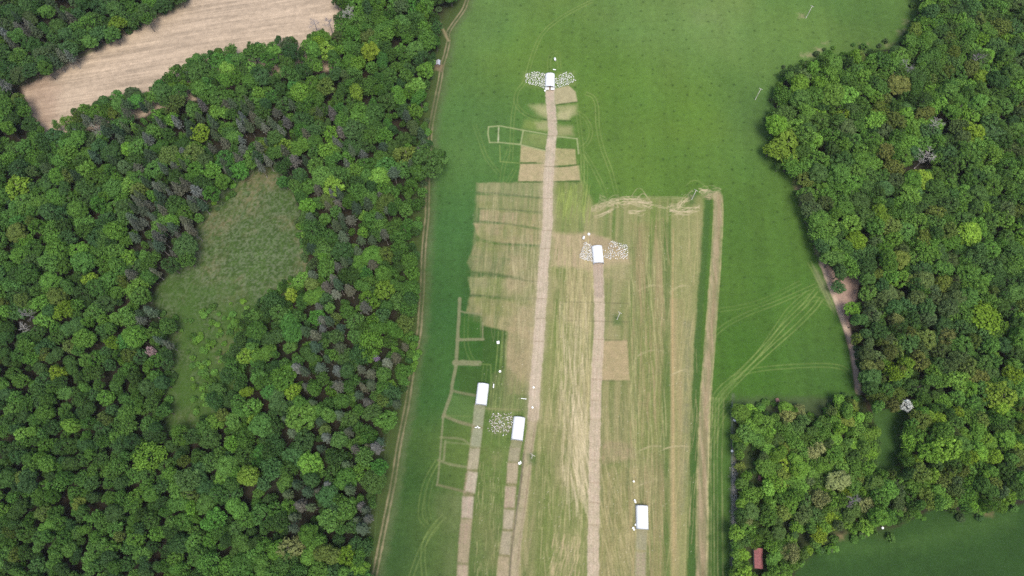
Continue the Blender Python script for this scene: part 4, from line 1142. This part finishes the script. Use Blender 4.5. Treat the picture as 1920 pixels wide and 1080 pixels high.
# scrub at the wood edges and in the lower clearing
shr = []
q = random.Random(21)
def scrub(n, poly_pts, r=(1.0, 2.2), hues=("mid-green", "grass-green", "dark green", "bright green", "grey-green")):
    p = W(poly_pts); lo, hi = p.min(0), p.max(0); k = 0
    while k < n:
        x, y = q.uniform(lo[0], hi[0]), q.uniform(lo[1], hi[1])
        if sdp(x, y, p) < 0: continue
        u, v = pix(x, y, 1.5); k += 1
        shr.append(dict(x=x, y=y, r=q.uniform(*r), hue=q.choice(hues), u=u, v=v, label=None))
scrub(22, [(480, 545), (545, 530), (575, 540), (560, 600), (490, 640), (430, 640)], (1.2, 2.6), ('bright green', 'grass-green', 'mid-green'))
scrub(84, [(320, 600), (400, 575), (470, 556), (465, 600), (440, 655), (415, 715), (372, 790), (350, 790), (360, 700), (350, 640)], (.7, 1.7), ('grass-green', 'bright green', 'grass-green', 'mid-green', 'bright green'))
scrub(14, [(285, 565), (318, 590), (310, 650), (330, 700), (320, 760), (312, 700), (305, 620)])
scrub(16, [(1380, 750), (1610, 746), (1618, 790), (1400, 800)], (1.0, 2.0))
scrub(8, [(1396, 838), (1422, 836), (1426, 900), (1400, 890)], (.8, 1.4))
scrub(14, [(1500, 1060), (1560, 1012), (1600, 985), (1650, 1000), (1560, 1030)], (.9, 1.8))
scrub(12, [(1600, 650), (1612, 640), (1622, 720), (1614, 730)], (.9, 1.8))
scrub(12, [(776, 620), (790, 640), (778, 700), (764, 710)], (1.0, 2.0), ("bright green", "grass-green"))
scrub(12, [(545, 372), (575, 430), (585, 500), (570, 500), (560, 430)], (1.0, 2.0))
scrub(10, [(390, 385), (420, 350), (470, 320), (450, 350), (400, 420)], (.9, 1.7))
scrub(14, [(45, 156), (200, 85), (330, 20), (325, 10), (190, 76), (40, 148)], (1.0, 2.0), ("dark green", "mid-green"))
def edge_scrub(pts, step, r=(.9, 1.9), hues=("mid-green", "grass-green", "dark green", "grey-green", "bright green")):
    p = W(pts)
    for a, b_ in zip(p[:-1], p[1:]):
        n = max(1, int(np.linalg.norm(b_ - a) / step))
        for i in range(n):
            t = (i + q.uniform(.1, .9)) / n; c = a + (b_ - a) * t
            x, y = c[0] + q.gauss(0, 1.6), c[1] + q.gauss(0, 1.6)
            u, v = pix(x, y, 1.5)
            if 0 < u < 1920 and 0 < v < 1080: shr.append(dict(x=x, y=y, r=q.uniform(*r), hue=q.choice(hues), u=u, v=v, label=None))
edge_scrub([(822, 20), (822, 60), (812, 115), (796, 190), (800, 250)], 5.0)
edge_scrub([(790, 340), (783, 410), (777, 490), (774, 570), (768, 640)], 7.0)
edge_scrub([(742, 770), (722, 850), (713, 905), (696, 965), (690, 1030), (684, 1080)], 7.0)
edge_scrub([(1722, 10), (1710, 46), (1682, 82), (1640, 92), (1560, 92), (1515, 108), (1482, 122), (1460, 148), (1444, 190), (1437, 240), (1440, 284), (1466, 310), (1492, 335), (1502, 380), (1515, 425), (1534, 470)], 6.5)
edge_scrub([(1490, 1076), (1530, 1030), (1590, 992), (1665, 1010), (1668, 985), (1710, 980), (1750, 957), (1850, 962), (1915, 944)], 6.5)
settle(shr, "shrub", lambda t: "low")
for t in shr:
    o = empty("shrub", (t["x"], t["y"], 0), q.uniform(0, 6.28), (t["r"] / 1.6,) * 3)
    tag(o, t["label"], "shrub", "shrubs at the wood edges and in the clearing")
    obj("stem", SHRUB_STEM, o)
    c = obj("foliage", SHRUBS[q.randrange(3)], o); c.color = jitter(HUES[t["hue"]], q)

# ------------------------------------------------------------------ shelters
WHITE = plain("white_sheeting", (.70, .71, .72), .45, .02, 1.5)
STEEL = plain("galvanised_steel", (.38, .40, .42), .5, .1, 4)
DARK = plain("dark_mesh", (.045, .05, .055), .8, .2, 6)
WOOD = plain("weathered_wood", (.22, .17, .12), .85, .25, 5)
PLASTIC = plain("white_plastic", (.80, .82, .80), .4, .03, 4)
CREAM = plain("cream_plastic", (.72, .70, .60), .45, .05, 4)
def shelter(top, bot, width, label, mode):
    t0, t1 = np.array(at(*bot, 1.0)), np.array(at(*top, 1.6))
    d = t1 - t0; L = float(np.linalg.norm(d)); rz = math.atan2(d[1], d[0]) - math.pi / 2
    o = empty("poultry_shelter", (t0[0], t0[1], 0), rz); tag(o, label, "poultry shelter", "white hooped poultry shelters on the grazed field")
    hw, eave, rise, n = width / 2, .7, 1.65, 14
    def arch(k, off=0.0):
        a = math.pi * k / n
        return (-(hw + off) * math.cos(a), eave + (rise + off) * math.sin(a) ** .85)
    # roof sheet with thickness, hoops showing as faint ridges
    V, Fc = [], []
    ys = np.linspace(0, L, 21)
    for j, y in enumerate(ys):
        sag = -.02 if j % 2 else .02
        for k in range(n + 1):
            x, z = arch(k, sag); V.append((x, y, z))
        for k in range(n + 1):
            x, z = arch(k, sag - .05); V.append((x, y, z))
    m = 2 * (n + 1)
    for j in range(20):
        for k in range(n):
            Fc.append((j * m + k, j * m + k + 1, (j + 1) * m + k + 1, (j + 1) * m + k))
            Fc.append((j * m + n + 1 + k, (j + 1) * m + n + 1 + k, (j + 1) * m + n + 2 + k, j * m + n + 2 + k))
    for j in (0, 20):
        for k in range(n): Fc.append((j * m + k, j * m + k + 1, j * m + n + 2 + k, j * m + n + 1 + k))
    obj("roof_cover", mesh_np("roof_cover", V, Fc, WHITE, smooth=True), o)
    for s in (-1, 1):
        b = MB(); b.box((s * (hw - .03), L / 2, .48), (.04, L - .1, .56)); b.build("side_curtain", WHITE if mode != 2 else STEEL, o)
        b = MB(); b.tube([(s * hw, -.35, .12), (s * hw, .1, .07), (s * hw, L, .07), (s * hw, L + .35, .14)], .07, 8); b.build("skid", STEEL, o)
    # back wall of dark netting in a steel bow
    b = MB(); pts = [arch(k, -.08) for k in range(n + 1)]
    V = [(x, L - .12, z) for x, z in pts] + [(hw - .1, L - .12, .15), (-hw + .1, L - .12, .15)]
    V += [(x, L - .16, z) for x, z in pts] + [(hw - .1, L - .16, .15), (-hw + .1, L - .16, .15)]
    k = n + 3
    b.add(V, [tuple(range(k)), tuple(range(2 * k - 1, k - 1, -1))] + [(i, (i + 1) % k, k + (i + 1) % k, k + i) for i in range(k)])
    b.build("back_wall", DARK, o)
    for nm, yy in (("front_hoop", -.05), ("back_hoop", L + .05)):
        b = MB(); b.tube([(-hw, yy, .1)] + [(x, yy, z) for x, z in [arch(k, -.03) for k in range(n + 1)]] + [(hw, yy, .1)], .06, 6); b.build(nm, STEEL, o)
    b = MB(); b.tube([(-hw, .0, .35), (hw, .0, .35)], .05, 6); b.tube([(-.9, .0, .35), (-.9, .0, eave + rise * .9)], .04, 6); b.tube([(.9, .0, .35), (.9, .0, eave + rise * .9)], .04, 6)
    b.build("front_frame", STEEL, o)
    b = MB()
    for xx in (-1.2, 1.2): b.lathe([(.10, .2), (.34, .25), (.30, .62), (.12, .9)], 10, (xx, 1.2, 0))
    b.build("feeder", CREAM, o)
    if mode == 1:       # sheet rolled forward over the front, with a gap
        for s in (-1, 1):
            b = MB(); b.box((s * 1.45, -.75, 1.05), (1.9, 1.5, .06)); b.build("front_flap", WHITE, o)
    return o
shelter((1031.5, 138), (1031, 164), 5.0, "northernmost white hooped shelter with a flock on both sides and front flaps", 1)
shelter((1119.5, 461), (1122.5, 494), 5.0, "white hooped shelter standing on the dry patch beside the middle flock", 0)
shelter((906, 719), (901.5, 759), 5.0, "white hooped shelter inside the ladder of straw lines", 0)
shelter((974, 782), (969, 825), 5.0, "white hooped shelter beside the earth track with dusty flock to its west", 0)
shelter((1204.3, 948), (1204.6, 992), 5.0, "lowest white hooped shelter near the dark green strip", 2)

# ------------------------------------------------------------------ the flocks
def bird_mesh(name, mat, head_down):
    b = MB()
    body = [(-.36, .40, .03), (-.30, .40, .10), (-.16, .37, .19), (.02, .36, .22), (.18, .38, .17), (.28, .42, .09)]
    b.tube([(x, 0, z) for x, z, r in body], [r for x, z, r in body], 8)
    if head_down: nk = [(.24, 0, .44), (.36, 0, .42), (.46, 0, .22), (.52, 0, .08)]
    else: nk = [(.22, 0, .44), (.32, 0, .58), (.35, 0, .74), (.44, 0, .76)]
    b.tube(nk, [.09, .06, .055, .02], 6)
    b.add([(-.32, -.06, .42), (-.32, .06, .42), (-.60, .17, .52), (-.64, 0, .55), (-.60, -.17, .52), (-.40, 0, .38)], [(0, 1, 2, 3), (0, 3, 4), (0, 5, 1), (1, 5, 2), (5, 3, 2), (5, 4, 3), (0, 4, 5)])
    for s in (-.08, .08): b.tube([(.0, s, .26), (.02, s, .0)], .022, 4)
    return b.mesh(name, mat, True)
def plumage():
    m = bpy.data.materials.new("plumage"); m.use_nodes = True; nt = m.node_tree; b = nt.nodes["Principled BSDF"]
    oi = nt.nodes.new("ShaderNodeObjectInfo"); nt.links.new(oi.outputs["Color"], b.inputs["Base Color"]); b.inputs["Roughness"].default_value = .8
    return m
PL = plumage(); PLW = plain("white_plumage", (.80, .79, .74), .8, .1, 3)
BIRDS = [bird_mesh("bird", PL, False), bird_mesh("bird", PL, True)]
BW = [bird_mesh("flock_bird", None, False), bird_mesh("flock_bird", None, True)]
br = random.Random(33)
def flock(n, pts, dens=None, gap=.55):
    p = W(pts); lo, hi = p.min(0), p.max(0); out = []; tries = 0
    while len(out) < n and tries < 40000:
        tries += 1
        x, y = br.uniform(lo[0], hi[0]), br.uniform(lo[1], hi[1])
        if sdp(x, y, p) < 0: continue
        if dens is not None and br.random() > dens(*pix(x, y)): continue
        if any((x - a) ** 2 + (y - c) ** 2 < gap * gap for a, c in out): continue
        out.append((x, y))
    return out
g = lambda u, v, a, b_, s: math.exp(-((u - a) ** 2 + (v - b_) ** 2) / (2 * s * s))
low = flock(105, [(924, 775), (962, 772), (966, 812), (948, 818), (920, 812), (908, 806), (912, 790)], lambda u, v: .07 + g(u, v, 936, 805, 7) + .8 * g(u, v, 931, 786, 7) + .6 * g(u, v, 952, 788, 8), .36)
mid_w = flock(105, [(1086, 482), (1096, 455), (1110, 460), (1112, 492), (1094, 487)], lambda u, v: .35 + .9 * g(u, v, 1094, 480, 8))
mid_e = flock(110, [(1130, 470), (1146, 452), (1158, 456), (1176, 456), (1177, 486), (1150, 488), (1131, 484)], lambda u, v: .12 + .9 * g(u, v, 1152, 457, 6) + .9 * g(u, v, 1172, 472, 8) + .5 * g(u, v, 1140, 482, 8))
nor_w = flock(118, [(984, 140), (1000, 135), (1022, 138), (1022, 168), (1010, 162), (986, 157)], lambda u, v: .45 + .6 * g(u, v, 1012, 152, 12))
nor_e = flock(96, [(1041, 146), (1060, 136), (1072, 138), (1079, 152), (1070, 158), (1050, 164), (1041, 166)], lambda u, v: .3 + .6 * g(u, v, 1065, 140, 7) + .8 * g(u, v, 1055, 157, 10))
LABS = [("dusty white bird in the dense lower flock beside a white shelter", "birds of the lower flock"), ("white bird on dry ground just west of the middle shelter", "birds west of the middle shelter"),
        ("white bird on grass just east of the middle shelter", "birds east of the middle shelter")]
n_b, rest = 0, []
for k, L in enumerate((low, mid_w, mid_e, nor_w, nor_e)):
    for (x, y) in L:
        if k < 3 and n_b < 300:
            o = obj("white_bird", BIRDS[br.randrange(2)]); n_b += 1
            o.location = (x, y, 0.06); o.rotation_euler = (0, 0, br.uniform(0, 6.28)); o.scale = (br.uniform(.7, .95),) * 3
            s = br.uniform(.72, 1.06)
            base = (.60, .53, .46) if (k == 0 and br.random() < .75) else (.82, .81, .76)
            o.color = (base[0] * s, base[1] * s, base[2] * s, 1)
            tag(o, LABS[k][0], "bird", LABS[k][1])
        else: rest.append((x, y))
V, Fc = [], []
for (x, y) in rest:
    m = BW[br.randrange(2)]; a = br.uniform(0, 6.28); s = br.uniform(.68, .98); b0 = len(V)
    ca, sa = math.cos(a) * s, math.sin(a) * s
    V += [(x + p.co.x * ca - p.co.y * sa, y + p.co.x * sa + p.co.y * ca, p.co.z * s + .06) for p in m.vertices]
    Fc += [tuple(i + b0 for i in p.vertices) for p in m.polygons]
tag(obj("flock", mesh_np("flock", V, Fc, PLW, smooth=True)), "flock of small white birds spread on the grass round the upper shelters", "flock", None, "stuff")

# ------------------------------------------------------------------ troughs, tubs and tanks
def base(u, v): x, y = at(u, v); return (x, y, .04)
def tub(u, v, label, r=.45, h=.5, mat=PLASTIC, name="water_tub"):
    o = empty(name, base(u, v)); tag(o, label, "tub", "white tubs and troughs in the field")
    b = MB(); b.lathe([(r * .85, 0), (r, h), (r * .9, h), (r * .78, .08)], 14); b.build("basin", mat, o, False)
    b = MB(); b.lathe([(r * .99, h - .06), (r * 1.08, h - .04), (r * 1.08, h + .03), (r * .92, h + .03)], 14); b.build("rim", mat, o)
    return o
def trough(u, v, label, L=1.9, w=.5, rz=0.0, mat=PLASTIC):
    o = empty("feed_trough", base(u, v), rz); tag(o, label, "trough", "white tubs and troughs in the field")
    b = MB(); y = L / 2
    b.add([(-w / 2, -y, .45), (w / 2, -y, .45), (w / 2, y, .45), (-w / 2, y, .45), (-w / 3, -y + .05, .1), (w / 3, -y + .05, .1), (w / 3, y - .05, .1), (-w / 3, y - .05, .1),
           (-w / 2 + .05, -y + .05, .45), (w / 2 - .05, -y + .05, .45), (w / 2 - .05, y - .05, .45), (-w / 2 + .05, y - .05, .45), (-w / 3 + .04, -y + .1, .3), (w / 3 - .04, -y + .1, .3), (w / 3 - .04, y - .1, .3), (-w / 3 + .04, y - .1, .3)],
          [(4, 7, 6, 5), (0, 4, 5, 1), (1, 5, 6, 2), (2, 6, 7, 3), (3, 7, 4, 0), (0, 1, 9, 8), (1, 2, 10, 9), (2, 3, 11, 10), (3, 0, 8, 11), (8, 9, 13, 12), (9, 10, 14, 13), (10, 11, 15, 14), (11, 8, 12, 15), (12, 13, 14, 15)])
    b.build("basin", mat, o)
    for s in (-1, 1):
        b = MB(); b.box((0, s * (y - .25), .05), (w * .9, .08, .1)); b.build("leg", STEEL, o)
    return o
def tank(u, v, label, L=1.9, r=.6, rz=0.0):
    o = empty("water_tank", base(u, v), rz); tag(o, label, "water tank", "white water tanks by the shelters")
    b = MB(); b.tube([(0, -L / 2, r + .25), (0, -L / 2 + .15, r + .25), (0, L / 2 - .15, r + .25), (0, L / 2, r + .25)], [r * .6, r, r, r * .6], 14); b.build("barrel", PLASTIC, o, True)
    b = MB(); b.lathe([(.16, 0), (.16, .12), (.05, .14)], 10, (0, 0, 2 * r + .22)); b.build("filler_cap", STEEL, o)
    for s in (-1, 1):
        b = MB(); b.box((0, s * L * .3, .2), (r * 1.5, .12, .4)); b.build("cradle", WOOD, o)
    return o
def crate(u, v, label, s=1.1, rz=.1, mat=PLASTIC):
    o = empty("crate", base(u, v), rz); tag(o, label, "crate")
    b = MB(); b.box((0, 0, .5), (s, s, .8)); b.build("body", mat, o)
    b = MB(); b.box((0, 0, .93), (s * 1.06, s * 1.06, .06)); b.build("lid", mat, o)
    for k in (-1, 1):
        b = MB(); b.box((k * s * .35, 0, .05), (.12, s, .1)); b.build("skid", WOOD, o)
tank(1040.5, 113, "white barrel tank alone on grass above the northernmost shelter", 1.9, .55, .15)
trough(1039.5, 131.5, "pale trough close behind the northernmost shelter", 1.6, .5, 1.35)
tank(1094, 447, "white barrel tank above the middle shelter, wider of a pair", 1.7, .5, -.3)
tub(1104, 440, "round white tub up and east of the middle shelter's tank", .6, .6)
tub(1022, 171, "small white tub at the front corner of the northernmost shelter", .5, .5)
crate(934, 643, "square white crate on the dark green plot", 1.15)
tub(937.5, 697, "white tub beside wheel tracks on the dark green plot", .5)
trough(925.5, 724, "narrow white trough beside the shelter in the ladder lines", 1.8, .45, -.08)
tub(1000.5, 727, "upper small white tub on the earth track edge", .42)
tub(998.5, 764.5, "lower small white tub on the earth track edge", .42)
tub(974, 869, "white tub by the earth track below the lower shelter", .55)
trough(976.5, 867, "short white trough touching a tub by the earth track", 1.1, .4, .4)
for i, (u, v, rz, lab) in enumerate([(892.5, 802, 1.4, "west"), (896, 800.5, .9, "middle"), (898.5, 802.5, 1.7, "east")]):
    trough(u, v, "short white trough on the olive strip below the ladder shelter, %s of three" % lab, 1.0, .4, rz)
tub(1190, 938.5, "upper white tub near the back corner of the lowest shelter", .4)
tub(1191, 941.5, "white tub touching the upper one behind the lowest shelter", .38)
tub(1187, 990, "white tub standing off the lowest shelter's west side", .4)
tub(1188.5, 993, "white tub just under another west of the lowest shelter", .36)
tub(1191.5, 984, "tiny white tub tight against the lowest shelter's west side", .36)
tub(1188, 903, "cream tub alone in streaky grass above the lowest shelter", .42, .5, CREAM)
trough(982, 748, "long grey-white trough lying across the green plot by the earth track", 2.4, .3, 1.45)
tub(1377, 788, "white tub in the wood's fenced west corner", .6)
tub(1372, 846, "white tub on the fence line beside the east wood", .5)
tub(1481, 985, "white tub at the foot of trees in the south-east wood", .6)
tub(1654, 990, "white tub on the upper edge of the pasture", .45)

# ------------------------------------------------------------------ the power line
POLE_W = plain("pole_timber", (.50, .47, .42), .85, .15, 4)
for (u, v, lab) in ((1511, 34, "highest on the meadow"), (1416, 187, "beside the east wood's rounded tip"), (1297, 374, "among the hay swaths"), (1157, 599, "beside the middle strip"), (997, 859, "next to the earth track")):
    x, y = at(u, v)
    o = empty("power_pole", (x, y, 0), R(-32)); tag(o, "pale timber power pole " + lab, "power pole", "poles of the line crossing the field")
    b = MB(); b.tube([(0, 0, -.5), (0, 0, 3), (0, 0, 9)], [.19, .17, .13], 10); b.build("post", POLE_W, o, True)
    b = MB(); b.box((0, .16, 8.6), (1.9, .12, .14)); b.build("crossarm", POLE_W, o)
    for k in (-.8, 0, .8):
        b = MB(); b.lathe([(.03, 0), (.07, .06), (.05, .12), (.08, .18), (.03, .24)], 8, (k, .16, 8.67)); b.build("insulator", PLASTIC, o)

# ------------------------------------------------------------------ hut, red-roofed building, fence, dry hedge
GREYROOF = plain("grey_roof_sheet", (.36, .37, .42), .5, .15, 2)
RED = plain("red_roof_sheet", (.31, .12, .12), .6, .22, 1.2)
PINKW = plain("pale_pink_wall", (.52, .40, .36), .8, .1, 2)
def house(name, u, v, w, L, eave, ridge, rz, wall, roof, label, cat):
    x, y = at(u, v, eave)
    o = empty(name, (x, y, 0), rz); tag(o, label, cat)
    b = MB(); hw, hl = w / 2, L / 2
    b.add([(-hw, -hl, 0), (hw, -hl, 0), (hw, hl, 0), (-hw, hl, 0), (-hw, -hl, eave), (hw, -hl, eave), (hw, hl, eave), (-hw, hl, eave), (0, -hl, ridge), (0, hl, ridge)],
          [(0, 3, 2, 1), (0, 1, 5, 8, 4), (2, 3, 7, 9, 6), (1, 2, 6, 5), (3, 0, 4, 7)])
    b.build("wall", wall, o)
    b = MB(); ov = .25; dz = (ridge - eave) / hw * ov
    for s in (-1, 1):
        b.add([(0, -hl - ov, ridge + .05), (s * (hw + ov), -hl - ov, eave - dz + .05), (s * (hw + ov), hl + ov, eave - dz + .05), (0, hl + ov, ridge + .05),
               (0, -hl - ov, ridge + .12), (s * (hw + ov), -hl - ov, eave - dz + .12), (s * (hw + ov), hl + ov, eave - dz + .12), (0, hl + ov, ridge + .12)],
              [(0, 1, 2, 3), (4, 7, 6, 5), (0, 4, 5, 1), (1, 5, 6, 2), (2, 6, 7, 3), (3, 7, 4, 0)])
    b.build("roof", roof, o)
    b = MB(); b.box((0, -hl - .03, .95), (.85, .06, 1.9)); d = b.build("door", WOOD, o)
    b = MB(); b.box((.3, -hl - .08, 1.0), (.05, .05, .16)); b.build("handle", STEEL, d)
    return o
house("hut", 821.5, 117, 1.7, 2.6, 1.9, 2.5, -.05, WOOD, GREYROOF, "small grey-roofed hut between the track and the west wood", "hut")
house("barn", 1422.5, 1047, 2.9, 7.2, 2.4, 3.4, -.10, PINKW, RED, "small red-roofed building with pale end among the south-east trees", "building")
house("red_hutch", 1458, 750, .9, 1.1, 1.0, 1.3, .2, PINKW, plain("faded_red_sheet", (.26, .14, .12), .8, .2, 2), "tiny red hutch in the grass strip above the south-east wood", "hutch")
house("red_hutch", 1425, 897, 1.1, 1.6, 1.3, 1.7, -.3, WOOD, plain("dull_red_sheet", (.17, .085, .08), .8, .25, 2), "rusty red hutch in a gap of the south-east wood", "hutch")
x0, y0 = at(819, 124)
b = MB(); q = random.Random(2)
for k in range(26):
    a = q.uniform(0, 6.28); r_ = q.uniform(0, 1.4); L = q.uniform(.6, 1.6)
    p = np.array([math.cos(a) * r_, math.sin(a) * r_ * .6, q.uniform(.05, .5)]); d = np.array([q.gauss(0, 1), q.gauss(0, 1), q.gauss(0, .2)]); d /= np.linalg.norm(d)
    b.tube([p - d * L / 2, p + d * L / 2], q.uniform(.04, .1), 5)
o = b.build("timber_pile", plain("brown_timber", (.20, .14, .11), .9, .3, 4)); o.location = (x0, y0, .05)
tag(o, "brown heap of timber in front of the grey hut", "timber pile")
# fence down the west side of the south-east wood
fx = [at(1371.5, v) for v in np.linspace(752, 1085, 24)]
o = empty("fence", (*fx[0], 0)); tag(o, "post and wire fence between the meadow and the south-east wood", "fence")
for (x, y) in fx:
    b = MB(); b.tube([(x - fx[0][0], y - fx[0][1], -.2), (x - fx[0][0], y - fx[0][1], 1.25)], [.07, .06], 6); b.build("post", WOOD, o)
for z in (.5, .9, 1.15):
    b = MB(); b.tube([(x - fx[0][0], y - fx[0][1], z) for x, y in fx], .012, 4); b.build("wire", STEEL, o)
b = MB(); q = random.Random(6)
for k in range(520):
    v = q.uniform(866, 984); u = 1376 + q.gauss(0, 2.4) + (v - 866) * -.006
    x, y = at(u, v); L = q.uniform(.6, 1.5)
    p = np.array([x, y, q.uniform(.1, .6)]); d = np.array([q.gauss(0, .6), q.gauss(0, .8), q.uniform(.2, 1)]); d /= np.linalg.norm(d)
    b.tube([p, p + d * L * .5 + np.array([q.gauss(0, .1), q.gauss(0, .1), 0]), p + d * L], [.05, .04, .02], 4, False)
tag(b.build("brushwood_hedge", plain("dry_brushwood", (.42, .39, .35), .9, .25, 3)), "dry grey brushwood hedge along the fence of the south-east wood", "hedge")

# ------------------------------------------------------------------ the air between the drone and the land
b = MB(); b.box((0, 160, 155), (1500, 900, 314))
hz = bpy.data.materials.new("haze"); hz.use_nodes = True
hn = hz.node_tree; hn.nodes.clear()
ho = hn.nodes.new("ShaderNodeOutputMaterial"); hv = hn.nodes.new("ShaderNodeVolumePrincipled")
hv.inputs["Color"].default_value = (.90, .95, 1.0, 1); hv.inputs["Density"].default_value = .000045; hv.inputs["Anisotropy"].default_value = .2
hn.links.new(hv.outputs[0], ho.inputs["Volume"])
b.build("haze", hz)["kind"] = "stuff"
